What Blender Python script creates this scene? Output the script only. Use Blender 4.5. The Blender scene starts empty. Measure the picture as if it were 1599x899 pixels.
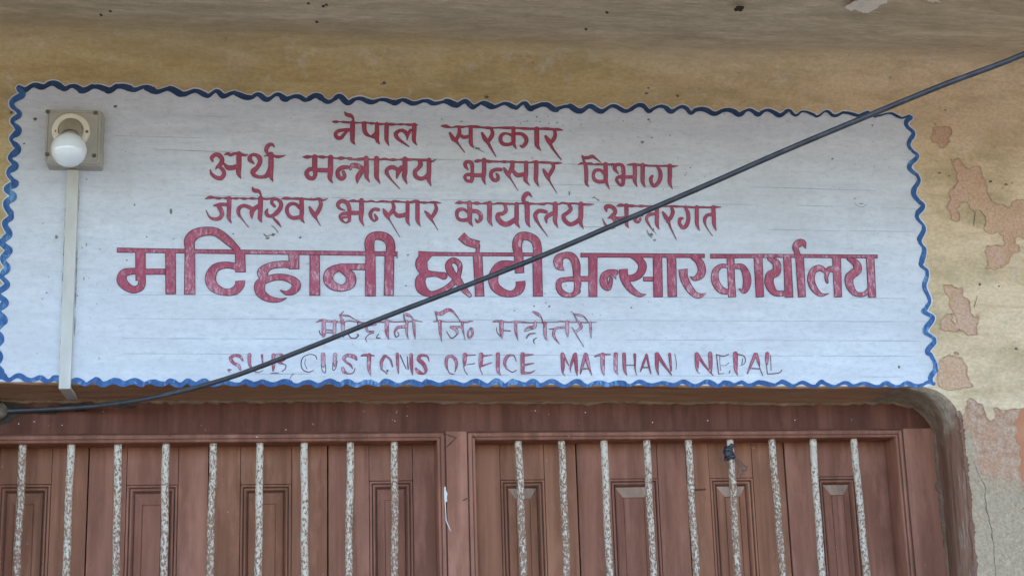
import bpy, bmesh, math, random
from mathutils import Vector, Matrix
from mathutils.geometry import tessellate_polygon
random.seed(7)
scene = bpy.context.scene
COL = scene.collection
RAD = math.radians

# ------------------------------------------------------------------ camera
FOC = 2400.0                       # focal length in photo pixels (photo 1599 wide)
CAM = Vector((0.0, -3.5, 1.6))
PITCH, YAW, ROLL = RAD(13.83), RAD(9.26), RAD(-1.75)
_f = Vector((math.sin(YAW)*math.cos(PITCH), math.cos(YAW)*math.cos(PITCH), math.sin(PITCH)))
_r0 = Vector((math.cos(YAW), -math.sin(YAW), 0))
_u0 = _r0.cross(_f)
RGT = _r0*math.cos(ROLL) + _u0*math.sin(ROLL)
UPV = _u0*math.cos(ROLL) - _r0*math.sin(ROLL)
FWD = _f
cam = bpy.data.cameras.new('camera')
cam.sensor_width = 36.0
cam.lens = FOC/1599*36.0
cam.clip_end = 2000
camo = bpy.data.objects.new('camera', cam)
M3 = Matrix((RGT, UPV, -FWD)).transposed()
camo.matrix_world = Matrix.Translation(CAM) @ M3.to_4x4()
COL.objects.link(camo)
scene.camera = camo

# ------------------------------------------------------------------ world, sun, exposure
SUN_EL, SUN_AZ = RAD(58), RAD(20)          # azimuth from +Y (behind the building) towards +X
world = bpy.data.worlds.new('World'); scene.world = world
world.use_nodes = True
wn = world.node_tree; wn.nodes.clear()
sky = wn.nodes.new('ShaderNodeTexSky'); sky.sky_type = 'NISHITA'; sky.sun_disc = False
sky.sun_elevation = SUN_EL; sky.sun_rotation = SUN_AZ
sky.dust_density = 1.0; sky.air_density = 1.0; sky.ozone_density = 5.0
bg = wn.nodes.new('ShaderNodeBackground'); bg.inputs[1].default_value = 0.15
wo = wn.nodes.new('ShaderNodeOutputWorld')
wn.links.new(sky.outputs[0], bg.inputs[0]); wn.links.new(bg.outputs[0], wo.inputs[0])
sl = bpy.data.lights.new('sun', 'SUN'); sl.energy = 4.0; sl.angle = RAD(0.5); sl.color = (1, .95, .87)
so = bpy.data.objects.new('sun', sl); COL.objects.link(so)
sd = Vector((math.sin(SUN_AZ)*math.cos(SUN_EL), math.cos(SUN_AZ)*math.cos(SUN_EL), math.sin(SUN_EL)))
so.rotation_euler = sd.to_track_quat('Z', 'Y').to_euler()
so.location = (0, 4, 8)
vs = scene.view_settings
scene.display_settings.display_device = 'sRGB'
vs.view_transform = 'Standard'; vs.look = 'None'; vs.gamma = 1.0; vs.use_curve_mapping = False
vs.exposure = 2.78
scene.cycles.max_bounces = 8
scene.cycles.diffuse_bounces = 6

# ------------------------------------------------------------------ helpers
def W(px, py, y=0.0):
    """point of the plane at depth y seen at photo pixel (px, py)"""
    d = RGT*((px-799.5)/FOC) - UPV*((py-449.5)/FOC) + FWD
    return CAM + d*((y-CAM.y)/d.y)

def tag(o, label=None, cat=None, group=None, kind=None):
    for k, v in (('label', label), ('category', cat), ('group', group), ('kind', kind)):
        if v: o[k] = v
    return o

def empty(name, loc, label=None, cat=None, group=None):
    o = bpy.data.objects.new(name, None); o.location = loc; o.empty_display_size = .1
    COL.objects.link(o)
    return tag(o, label, cat, group)

class MB:
    def __init__(s): s.v = []; s.f = []; s.m = []; s.sm = []
    def add(s, vs, fs, mi=0, smooth=False):
        b = len(s.v); s.v += [tuple(v) for v in vs]
        for f in fs: s.f.append([b+i for i in f]); s.m.append(mi); s.sm.append(smooth)
    def box(s, p0, p1, mi=0):
        x0, y0, z0 = p0; x1, y1, z1 = p1
        s.add([(x0,y0,z0),(x1,y0,z0),(x1,y1,z0),(x0,y1,z0),(x0,y0,z1),(x1,y0,z1),(x1,y1,z1),(x0,y1,z1)],
              [(0,3,2,1),(4,5,6,7),(0,1,5,4),(1,2,6,5),(2,3,7,6),(3,0,4,7)], mi)
    def poly(s, pts, mi=0, holes=()):
        loops = [[Vector(p) for p in pts]] + [[Vector(p) for p in h] for h in holes]
        flat = [p for l in loops for p in l]
        tris = tessellate_polygon(loops)
        s.add(flat, [t for t in tris], mi)
    def tube(s, pts, rads, n=10, mi=0, caps=True, smooth=True):
        pts = [Vector(p) for p in pts]
        if not hasattr(rads, '__len__'): rads = [rads]*len(pts)
        vs = []; T = None; up = None
        for i, p in enumerate(pts):
            t = (pts[min(i+1, len(pts)-1)] - pts[max(i-1, 0)]).normalized()
            if up is None:
                up = t.orthogonal().normalized()
            else:
                up = (up - t*up.dot(t)).normalized()
            b = t.cross(up)
            for k in range(n):
                a = 2*math.pi*k/n
                vs.append(p + (up*math.cos(a) + b*math.sin(a))*rads[i])
        fs = [(i*n+k, i*n+(k+1) % n, (i+1)*n+(k+1) % n, (i+1)*n+k) for i in range(len(pts)-1) for k in range(n)]
        s.add(vs, fs, mi, smooth)
        if caps:
            s.add(vs[:n], [tuple(range(n))[::-1]], mi); s.add(vs[-n:], [tuple(range(n))], mi)
    def lathe(s, prof, org, axis, n=32, mi=0, smooth=True):
        """prof: (distance along axis, radius)"""
        axis = Vector(axis).normalized(); e1 = axis.orthogonal().normalized(); e2 = axis.cross(e1)
        org = Vector(org); vs = []
        for (h, r) in prof:
            for k in range(n):
                a = 2*math.pi*k/n
                vs.append(org + axis*h + (e1*math.cos(a) + e2*math.sin(a))*r)
        fs = [(i*n+k, i*n+(k+1) % n, (i+1)*n+(k+1) % n, (i+1)*n+k) for i in range(len(prof)-1) for k in range(n)]
        s.add(vs, fs, mi, smooth)
    def sweep_rect(s, prof, x0, x1, z0, z1, mi=0):
        """prof: (offset outward from the rectangle, depth y); mitred loop round a rectangle"""
        vs = []
        for (o, y) in prof:
            vs += [(x0-o, y, z0-o), (x1+o, y, z0-o), (x1+o, y, z1+o), (x0-o, y, z1+o)]
        fs = [(i*4+k, i*4+(k+1) % 4, (i+1)*4+(k+1) % 4, (i+1)*4+k) for i in range(len(prof)-1) for k in range(4)]
        s.add(vs, fs, mi)
    def build(s, name, mats, parent=None, bevel=0, org=None):
        me = bpy.data.meshes.new(name)
        vs = s.v
        pw = Vector((0, 0, 0))
        if parent is not None:
            p = parent
            while p is not None: pw += p.location; p = p.parent
        o0 = Vector(org) if org is not None else (pw if parent is not None else Vector((0, 0, 0)))
        me.from_pydata([tuple(Vector(v)-o0) for v in vs], [], s.f)
        for m in (mats if isinstance(mats, (list, tuple)) else [mats]): me.materials.append(m)
        for i, p in enumerate(me.polygons):
            p.material_index = s.m[i]; p.use_smooth = s.sm[i]
        me.update()
        bm = bmesh.new(); bm.from_mesh(me)
        bm.to_mesh(me); bm.free()
        o = bpy.data.objects.new(name, me); COL.objects.link(o)
        o.location = o0 - pw
        if parent is not None: o.parent = parent
        if bevel:
            md = o.modifiers.new('bevel', 'BEVEL'); md.width = bevel; md.segments = 2; md.limit_method = 'ANGLE'; md.angle_limit = RAD(40)
        return o

def smooth_path(P, step):
    """Catmull-Rom through points of any dimension"""
    if len(P) == 2:
        n = max(1, int(math.dist(P[0][:2], P[1][:2])/step))
        return [tuple(a+(b-a)*i/n for a, b in zip(*P)) for i in range(n+1)]
    out = []
    for i in range(len(P)-1):
        p0 = P[max(i-1, 0)]; p1 = P[i]; p2 = P[i+1]; p3 = P[min(i+2, len(P)-1)]
        n = max(2, int(math.dist(p1[:2], p2[:2])/step))
        for k in range(n):
            t = k/n
            out.append(tuple(.5*(2*b+(c-a)*t+(2*a-5*b+4*c-d)*t*t+(3*b-a-3*c+d)*t**3) for a, b, c, d in zip(p0, p1, p2, p3)))
    out.append(tuple(P[-1]))
    return out

class Brush:
    """brush strokes on the wall: ribbons in photo pixels, each sample a hair further out so that no two faces share a plane"""
    def __init__(s, mb, depth, mi=0, step=1.1, inc=2.5e-6, rough=0.0):
        s.mb = mb; s.d = depth; s.mi = mi; s.step = step; s.inc = inc; s.rough = rough
    def stroke(s, P, square=False, shrink=0.0, minw=0.5):
        P = [(x, y, max(w-2*shrink, minw*.6)) for x, y, w in P]
        S = smooth_path(P, s.step)
        n = len(S)
        if n < 2: return
        L = []
        for i, (x, y, w) in enumerate(S):
            a = S[max(i-1, 0)]; b = S[min(i+1, n-1)]
            dx, dy = b[0]-a[0], b[1]-a[1]; l = math.hypot(dx, dy) or 1
            w = max(w, .4)
            if s.rough: w *= 1+random.uniform(-s.rough, s.rough)
            L.append((x, y, dx/l, dy/l, w/2))
        if square and shrink:
            for i, sg in ((0, 1), (-1, -1)):
                x, y, dx, dy, h = L[i]; L[i] = (x+sg*dx*shrink, y+sg*dy*shrink, dx, dy, h)
        if not square:                              # round ends
            x, y, dx, dy, h = L[0]
            cap = [(x-dx*h*math.cos(a), y-dy*h*math.cos(a), dx, dy, h*math.sin(a)) for a in (.25, .7, 1.15)]
            x, y, dx, dy, h = L[-1]
            cap2 = [(x+dx*h*math.cos(a), y+dy*h*math.cos(a), dx, dy, h*math.sin(a)) for a in (1.15, .7, .25)]
            L = cap+L+cap2
        vs = []
        for (x, y, dx, dy, h) in L:
            s.d += s.inc
            vs.append(W(x-dy*h, y+dx*h, -s.d)); vs.append(W(x+dy*h, y-dx*h, -s.d))
        s.mb.add(vs, [(2*i, 2*i+1, 2*i+3, 2*i+2) for i in range(len(L)-1)], s.mi)

def fractal(pts, it=3, amp=.16):
    """roughen a closed outline (photo pixels)"""
    for k in range(it):
        out = []
        for i, p in enumerate(pts):
            q = pts[(i+1) % len(pts)]
            l = math.dist(p, q); out.append(p)
            if l > 1.6:
                o = random.uniform(-amp, amp)*l
                nx, ny = -(q[1]-p[1])/l, (q[0]-p[0])/l
                out.append(((p[0]+q[0])/2+nx*o, (p[1]+q[1])/2+ny*o))
        pts = out
    return pts

# ------------------------------------------------------------------ materials
class Mat:
    def __init__(s, name, rough=.85, spec=.3):
        s.m = bpy.data.materials.new(name); s.m.use_nodes = True
        s.t = s.m.node_tree; s.b = s.t.nodes['Principled BSDF']
        s.b.inputs['Roughness'].default_value = rough
        s.b.inputs['Specular IOR Level'].default_value = spec
        s.co = s.t.nodes.new('ShaderNodeTexCoord').outputs['Object']
        s.geo = s.t.nodes.new('ShaderNodeNewGeometry').outputs['Position']
    def n(s, typ, **k):
        nd = s.t.nodes.new(typ)
        for a, b in k.items(): setattr(nd, a, b)
        return nd
    def L(s, a, b): s.t.links.new(a, b)
    def noise(s, scale, detail=6, rough=.6, stretch=(1, 1, 1), off=(0, 0, 0), dist=0.0):
        mp = s.n('ShaderNodeMapping'); mp.inputs['Scale'].default_value = stretch; mp.inputs['Location'].default_value = off
        s.L(s.geo, mp.inputs['Vector'])
        nz = s.n('ShaderNodeTexNoise'); nz.inputs['Scale'].default_value = scale
        nz.inputs['Detail'].default_value = detail; nz.inputs['Roughness'].default_value = rough
        nz.inputs['Distortion'].default_value = dist
        s.L(mp.outputs[0], nz.inputs['Vector'])
        return nz.outputs['Fac']
    def ramp(s, fac, stops):
        r = s.n('ShaderNodeValToRGB'); e = r.color_ramp.elements
        while len(e) < len(stops): e.new(.5)
        for el, (p, c) in zip(e, stops):
            el.position = p; el.color = (c, c, c, 1) if not hasattr(c, '__len__') else (*c, 1)
        s.L(fac, r.inputs[0]); return r.outputs[0]
    def mix(s, fac, a, b, mode='MIX'):
        m = s.n('ShaderNodeMix', data_type='RGBA', blend_type=mode)
        for i, v in ((0, fac), (6, a), (7, b)):
            if hasattr(v, 'is_linked'): s.L(v, m.inputs[i])
            elif i == 0: m.inputs[0].default_value = v
            else: m.inputs[i].default_value = (*v, 1)
        return m.outputs[2]
    def math(s, op, a, b=None, clamp=False):
        m = s.n('ShaderNodeMath', operation=op); m.use_clamp = clamp
        for i, v in ((0, a), (1, b)):
            if v is None: continue
            if hasattr(v, 'is_linked'): s.L(v, m.inputs[i])
            else: m.inputs[i].default_value = v
        return m.outputs[0]
    def axis(s, k):
        x = s.n('ShaderNodeSeparateXYZ'); s.L(s.geo, x.inputs[0]); return x.outputs[k]
    def rng(s, v, a, b):
        m = s.n('ShaderNodeMapRange'); m.inputs[1].default_value = a; m.inputs[2].default_value = b
        s.L(v, m.inputs[0]); return m.outputs[0]
    def col(s, c):
        if hasattr(c, 'is_linked'): s.L(c, s.b.inputs['Base Color'])
        else: s.b.inputs['Base Color'].default_value = (*c, 1)
    def bump(s, h, dist=.004, strength=.6):
        b = s.n('ShaderNodeBump'); b.inputs['Distance'].default_value = dist; b.inputs['Strength'].default_value = strength
        s.L(h, b.inputs['Height']); s.L(b.outputs[0], s.b.inputs['Normal'])

def limewash():
    M = Mat('ochre_limewash', .9, .2)
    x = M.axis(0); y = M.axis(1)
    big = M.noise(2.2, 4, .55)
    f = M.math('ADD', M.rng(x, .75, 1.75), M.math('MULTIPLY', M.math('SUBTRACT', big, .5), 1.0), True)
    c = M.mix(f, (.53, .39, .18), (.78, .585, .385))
    # brush streaks, mottling, fine grit
    st = M.noise(13, 9, .75, (.42, 1.8, 2.0), (0, 0, 0), .6)
    c = M.mix(M.math('MULTIPLY', M.ramp(st, [(.46, 0), (.70, 1)]), .45), c, (.76, .63, .43))
    c = M.mix(M.math('MULTIPLY', M.ramp(st, [(.30, 1), (.48, 0)]), .38), c, (.27, .19, .085))
    c = M.mix(M.math('MULTIPLY', M.ramp(M.noise(6, 8, .72, (.6, 1, 1.3), (3, 1, 5)), [(.46, 0), (.62, 1)]), .6), c, (.37, .275, .14))
    c = M.mix(M.math('MULTIPLY', M.ramp(M.noise(17, 8, .75, (1, 1, 1), (8, 3, 5)), [(.54, 0), (.66, 1)]), .4), c, (.70, .62, .50))
    c = M.mix(M.math('MULTIPLY', M.ramp(M.noise(110, 5, .7, (.8, 1, 1.2), (6, 1, 1)), [(.42, 1), (.56, 0)]), .22), c, (.25, .19, .11))
    c = M.mix(M.ramp(M.noise(42, 3, .6, (1, 1, 1), (9, 2, 1)), [(.70, 0), (.74, .6)]), c, (.20, .14, .08))
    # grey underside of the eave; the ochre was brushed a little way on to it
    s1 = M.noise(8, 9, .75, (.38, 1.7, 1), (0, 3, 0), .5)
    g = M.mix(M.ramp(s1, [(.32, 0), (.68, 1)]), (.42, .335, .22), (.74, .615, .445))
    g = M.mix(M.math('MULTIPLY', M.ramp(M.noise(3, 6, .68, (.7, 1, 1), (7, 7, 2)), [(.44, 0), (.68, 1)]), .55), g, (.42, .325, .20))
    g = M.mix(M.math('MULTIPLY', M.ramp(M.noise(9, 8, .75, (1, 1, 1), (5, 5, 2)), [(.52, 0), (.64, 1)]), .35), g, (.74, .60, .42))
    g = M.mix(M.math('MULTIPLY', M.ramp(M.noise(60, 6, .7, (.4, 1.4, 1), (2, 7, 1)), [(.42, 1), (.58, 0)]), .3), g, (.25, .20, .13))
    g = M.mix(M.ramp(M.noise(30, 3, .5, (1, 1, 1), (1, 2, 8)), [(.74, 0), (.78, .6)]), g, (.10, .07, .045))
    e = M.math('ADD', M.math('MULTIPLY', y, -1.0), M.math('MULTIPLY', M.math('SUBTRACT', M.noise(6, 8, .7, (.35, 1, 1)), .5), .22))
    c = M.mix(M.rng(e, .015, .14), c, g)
    M.col(c)
    h = M.math('ADD', M.math('MULTIPLY', M.noise(24, 9, .7, (.45, 1.4, 1.6)), 1.0), M.math('MULTIPLY', M.noise(120, 4, .6), .35))
    M.bump(h, .008, .75)
    return M.m

def simple(name, base, var, scale=12, stretch=(1, 1, 1), rough=.85, spec=.3, bump=.003, bs=.4, lo=.35, hi=.68):
    M = Mat(name, rough, spec)
    M.col(M.mix(M.ramp(M.noise(scale, 7, .62, stretch), [(lo, 0), (hi, 1)]), base, var))
    M.bump(M.noise(scale*2.2, 6, .6, stretch, (4, 4, 4)), bump, bs)
    return M.m

def sign_white():
    M = Mat('bluish_white_paint', .8, .25)
    brush = M.noise(14, 9, .74, (.34, 1, 1.9), (0, 0, 0), .5)
    cloth = M.noise(80, 6, .75, (.55, 1, 1.2), (2, 2, 2))
    c = M.mix(M.ramp(brush, [(.30, 0), (.66, 1)]), (.56, .59, .635), (.71, .735, .765))
    c = M.mix(M.math('MULTIPLY', M.ramp(cloth, [(.48, 0), (.66, 1)]), .5), c, (.45, .46, .50))
    c = M.mix(M.math('MULTIPLY', M.ramp(M.noise(3.2, 8, .7, (1, 1, 1), (5, 1, 3)), [(.46, 0), (.68, 1)]), .5), c, (.52, .515, .51))
    c = M.mix(M.math('MULTIPLY', M.ramp(M.noise(9, 7, .7, (2.2, 1, .35), (1, 1, 8)), [(.55, 0), (.74, 1)]), .35), c, (.50, .50, .50))
    c = M.mix(M.ramp(M.noise(85, 2, .5, (1, 1, 1), (1, 6, 2)), [(.72, 0), (.77, .6)]), c, (.26, .26, .28))
    M.col(c)
    M.bump(M.noise(34, 8, .7, (.35, 1, 1.8)), .004, .6)
    return M.m

def paint(name, base, pale, wear, dark=None, scale=55):
    M = Mat(name, .6, .35)
    nz = M.noise(scale, 6, .7, (1.5, 1, .6), (wear*7, 1, 2), .8)
    if wear > .05:
        nz = M.math('ADD', nz, M.math('MULTIPLY', M.math('SUBTRACT', M.noise(9, 3, .5, (1, 1, 1), (3, wear*5, 1)), .52), .5))
    t = .74 - wear*.42
    worn = M.ramp(nz, [(max(t-.05, 0), 0), (min(t+.06, 1), 1)])
    c = M.mix(M.ramp(M.noise(20, 5, .6), [(.35, 0), (.65, 1)]), base, dark or tuple(v*.75 for v in base))
    mid = tuple(.62*a+.38*b for a, b in zip(base, pale))
    c = M.mix(M.math('MULTIPLY', M.ramp(nz, [(max(t-.2, 0), 0), (t+.02, 1)]), .6), c, mid)
    c = M.mix(M.math('MULTIPLY', worn, .7), c, pale)
    M.col(c)
    M.bump(M.noise(70, 4, .6), .002, .4)
    return M.m

def wood(name, a, b, seed=0):
    M = Mat(name, .68, .12)
    rnd = M.n('ShaderNodeObjectInfo').outputs['Random']
    grain = M.noise(20, 8, .65, (2.0, 2.0, .12), (seed, 0, seed))
    c = M.mix(M.ramp(grain, [(.3, 0), (.72, 1)]), a, b)
    c = M.mix(M.math('MULTIPLY', M.ramp(M.noise(5.5, 8, .72, (1.6, 1, .45), (seed, 3, 1)), [(.42, 0), (.66, 1)]), .6), c, (a[0]*.66, a[1]*.72, a[2]*.72))
    c = M.mix(M.math('MULTIPLY', M.ramp(M.noise(9, 7, .68, (1.6, 1, .4), (2, seed, 6)), [(.5, 0), (.7, 1)]), .55), c, tuple(min(1, v*1.5+.02) for v in b))
    c = M.mix(M.math('MULTIPLY', M.ramp(M.noise(7, 5, .6, (3.2, 3.2, .10), (seed, 8, 2)), [(.50, 0), (.66, 1)]), .55), c, (min(1, b[0]*1.35), b[1]*1.4, b[2]*1.4))
    c = M.mix(M.math('MULTIPLY', M.ramp(M.noise(8, 5, .6, (3.2, 3.2, .12), (2, 8, seed)), [(.52, 0), (.68, 1)]), .5), c, (a[0]*.6, a[1]*.66, a[2]*.68))
    c = M.mix(M.ramp(M.noise(120, 2, .5, (1, 1, .8), (seed, 1, 2)), [(.745, 0), (.78, .6)]), c, (.42, .33, .29))
    c = M.mix(M.math('MULTIPLY', rnd, .22), c, tuple(v*.6 for v in a))
    M.col(c)
    M.bump(M.math('ADD', grain, M.math('MULTIPLY', M.noise(60, 4, .6), .5)), .002, .5)
    return M.m

def rod_paint():
    M = Mat('rusty_white_enamel', .55, .35)
    rnd = M.n('ShaderNodeObjectInfo').outputs['Random']
    off = M.n('ShaderNodeCombineXYZ'); M.L(M.math('MULTIPLY', rnd, 40), off.inputs[0]); M.L(M.math('MULTIPLY', rnd, 17), off.inputs[2])
    ad = M.n('ShaderNodeVectorMath', operation='ADD'); M.L(M.geo, ad.inputs[0]); M.L(off.outputs[0], ad.inputs[1])
    nz = M.n('ShaderNodeTexNoise'); nz.inputs['Scale'].default_value = 190; nz.inputs['Detail'].default_value = 3; nz.inputs['Roughness'].default_value = .5
    nz.inputs['Distortion'].default_value = .6
    rmp = M.n('ShaderNodeMapping'); rmp.inputs['Scale'].default_value = (1.1, 1.1, .75); M.L(ad.outputs[0], rmp.inputs['Vector']); M.L(rmp.outputs[0], nz.inputs['Vector'])
    # rust creeps up from the sill: fewer pits under the head
    low = M.rng(M.axis(2), 2.19, 1.95)
    th = M.math('ADD', nz.outputs['Fac'], M.math('ADD', M.math('MULTIPLY', low, .10), M.math('MULTIPLY', M.math('SUBTRACT', rnd, .35), .09)))
    pit = M.ramp(th, [(.605, 0), (.65, .85)])
    halo = M.ramp(th, [(.50, 0), (.63, 1)])
    c = M.mix(M.ramp(M.noise(40, 4, .6), [(.4, 0), (.6, 1)]), (.56, .46, .345), (.62, .545, .44))
    c = M.mix(M.math('MULTIPLY', halo, .5), c, (.44, .27, .15))
    c = M.mix(pit, c, (.21, .10, .058))
    M.col(c)
    M.bump(M.math('SUBTRACT', 1.0, pit), .0015, .8)
    return M.m

MT = {}
MT['cream'] = limewash()
MT['white'] = sign_white()
def flaked(name, cols, sc, bump, pits=0.0):
    M = Mat(name, .9, .2)
    c = M.mix(M.ramp(M.noise(sc, 8, .72), [(.36, 0), (.62, 1)]), cols[0], cols[1])
    c = M.mix(M.math('MULTIPLY', M.ramp(M.noise(sc*.45, 7, .7, (1, 1, .7), (4, 2, 7)), [(.44, 0), (.60, 1)]), .8), c, cols[2])
    c = M.mix(M.math('MULTIPLY', M.ramp(M.noise(150, 6, .75, (1, 1, 1), (3, 3, 1)), [(.40, 1), (.56, 0)]), .4), c, tuple(v*.5 for v in cols[0]))
    if pits:
        c = M.mix(M.ramp(M.noise(95, 4, .65, (1, 1, 1), (8, 1, 4)), [(.66, 0), (.70, pits)]), c, tuple(v*.32 for v in cols[0]))
    M.col(c)
    M.bump(M.math('ADD', M.noise(sc*2, 9, .75), M.math('MULTIPLY', M.noise(130, 5, .7), .6)), bump, 1.0)
    return M.m
MT['terracotta'] = flaked('old_terracotta_wash', ((.62, .365, .215), (.72, .485, .32), (.70, .46, .34)), 22, .006)
MT['salmon'] = flaked('worn_salmon_wash', ((.62, .315, .185), (.84, .63, .46), (.74, .42, .265)), 52, .012, .4)
MT['rust_wash'] = simple('deep_terracotta_wash', (.42, .165, .08), (.46, .21, .115), 12, (1, 1, 1))
MT['lime'] = flaked('bare_lime_plaster', ((.66, .46, .29), (.85, .68, .47), (.76, .55, .37)), 70, .014, .7)
def reveal_paint(name, a_, b_, stretch):
    M = Mat(name, .85, .25)
    st = M.noise(16, 9, .72, stretch)
    c = M.mix(M.ramp(st, [(.34, 0), (.66, 1)]), a_, b_)
    c = M.mix(M.math('MULTIPLY', M.ramp(M.noise(30, 7, .7, stretch, (4, 4, 4)), [(.56, 0), (.68, 1)]), .75), c, (.44, .33, .26))
    # cement patched into the upper right corner
    x = M.axis(0); z = M.axis(2)
    d = M.math('SQRT', M.math('ADD', M.math('POWER', M.math('SUBTRACT', x, CEM[0]), 2.0), M.math('POWER', M.math('MULTIPLY', M.math('SUBTRACT', z, CEM[1]), .8), 2.0)))
    dn = M.math('ADD', d, M.math('MULTIPLY', M.math('SUBTRACT', M.noise(14, 8, .7), .5), .16))
    cem = M.mix(M.ramp(M.noise(30, 8, .7), [(.38, 0), (.62, 1)]), (.24, .175, .115), (.40, .31, .22))
    c = M.mix(M.rng(dn, .095, .06), c, cem)
    M.col(c)
    M.bump(M.noise(30, 8, .7, stretch), .010, 1.0)
    return M.m
CEM = (W(1416, 640, .10).x, W(1416, 634, .10).z)
MT['reveal'] = reveal_paint('brown_painted_reveal', (.165, .072, .040), (.29, .16, .105), (2.6, 2.6, .22))
MT['reveal_top'] = reveal_paint('olive_brown_lintel', (.33, .165, .085), (.46, .27, .155), (.22, 2.4, 2.4))
MT['cement'] = simple('grey_cement_patch', (.17, .10, .062), (.27, .175, .115), 22, (1, 1, 1), bump=.010, bs=1.0)
MT['soot_shade'] = simple('dark_grime_and_shade', (.02, .014, .010), (.055, .04, .028), 20, (1, 1, 1), bump=.006)  # grime; also the shade of the plaster hole and behind the shutter seams
MT['blue'] = paint('blue_border_paint', (.028, .105, .29), (.20, .38, .60), .30, (.018, .068, .20), 70)
MT['blue_thin'] = paint('thin_blue_border_paint', (.042, .15, .37), (.24, .43, .64), .30, (.03, .11, .30), 45)
MT['blue_dark'] = paint('shade_darkened_border_paint', (.022, .055, .135), (.10, .18, .32), .12, (.014, .035, .085), 38)  # top border: shade and dirt put into a darker blue
MT['wood'] = wood('brown_oil_paint', (0.245, 0.099, 0.053), (0.341, 0.147, 0.084), 0)
MT['wood_pale'] = wood('pale_brown_oil_paint', (0.312, 0.189, 0.129), (0.416, 0.270, 0.189), 8)  # paler brown for upper panel bevels of the right-hand leaves
MT['groove'] = simple('grime_in_the_joints', (.085, .042, .030), (.145, .072, .053), 30)
MT['head'] = wood('shade_darkened_oil_paint', (.105, .036, .020), (.15, .056, .034), 3)  # frame head: shade under the lintel put into a darker brown
MT['wood2'] = wood('mauve_brown_oil_paint', (0.257, 0.101, 0.061), (0.341, 0.150, 0.095), 5)
MT['rod'] = rod_paint()
MT['pencil'] = simple('pencil_line', (.27, .29, .33), (.46, .48, .52), 25, (1, 1, 1))
MT['fleck'] = simple('dirt_fleck_and_contact_shade', (.15, .145, .14), (.30, .29, .28), 60)  # dirt flecks; also the contact shade drawn beside conduit and box
MT['ink'] = paint('maroon_outline_paint', (.125, .026, .055), (.34, .22, .28), .15, (.085, .02, .042), 60)
MT['pvc'] = simple('aged_white_plastic', (.50, .475, .415), (.60, .575, .52), 26, (1, 1, .4), .45, .4, .001)
MT['pvc_grey'] = simple('dusty_grey_plastic', (.36, .335, .28), (.46, .43, .37), 22, (1, 1, 1), .55, .35, .001)
MT['ivory'] = simple('ivory_plastic', (.74, .68, .52), (.80, .74, .59), 14, (1, 1, 1), .4, .45, .0005)
MT['barrel'] = simple('tan_plastic', (.36, .32, .24), (.42, .38, .29), 20, (1, 1, 1), .5, .4, .0005)
MT['screw'] = simple('dull_steel_screw', (.10, .085, .065), (.17, .15, .12), 90, (1, 1, 1), .5, .5, .0005)
MT['chalk'] = simple('pale_chalky_plaster', (.66, .58, .48), (.78, .72, .62), 30)
MT['crack'] = simple('dark_brown_crack', (.10, .075, .05), (.20, .16, .12), 60)
MT['cable'] = simple('black_cable_sheath', (.028, .030, .036), (.06, .062, .07), 40, (1, 1, 1), .42, .5, .001)
MT['tape'] = simple('black_tape', (.022, .023, .028), (.045, .047, .055), 60, (1, 1, 1), .4, .5, .002)
MT['wire'] = simple('brown_wire', (.10, .065, .05), (.17, .12, .10), 60, (1, 1, 1), .6)
MT['earth'] = simple('grey_road_dust', (.09, .083, .073), (.12, .11, .096), 1.5, (1, 1, 1), .95, .1, .02)
MT['roofing'] = simple('grey_roof_concrete', (.25, .24, .22), (.34, .33, .31), 3)
MT['bulb'] = None
_b = Mat('opal_glass', .12, .5)
_b.col((.80, .85, .86)); _b.b.inputs['Subsurface Weight'].default_value = .25; _b.b.inputs['Subsurface Radius'].default_value = (.01, .01, .01)
_b.b.inputs['Coat Weight'].default_value = 1.0; _b.b.inputs['Coat Roughness'].default_value = .04
MT['bulb'] = _b.m
FILL = {}
def fill_mat(w):
    k = round(w*20)/20
    if k not in FILL:
        FILL[k] = paint('crimson_sign_paint', (.40, .070, .118) if k > .04 else (.40, .045, .078), (.64, .46, .53), k, (.31, .046, .084), 105)
    return FILL[k]

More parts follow.
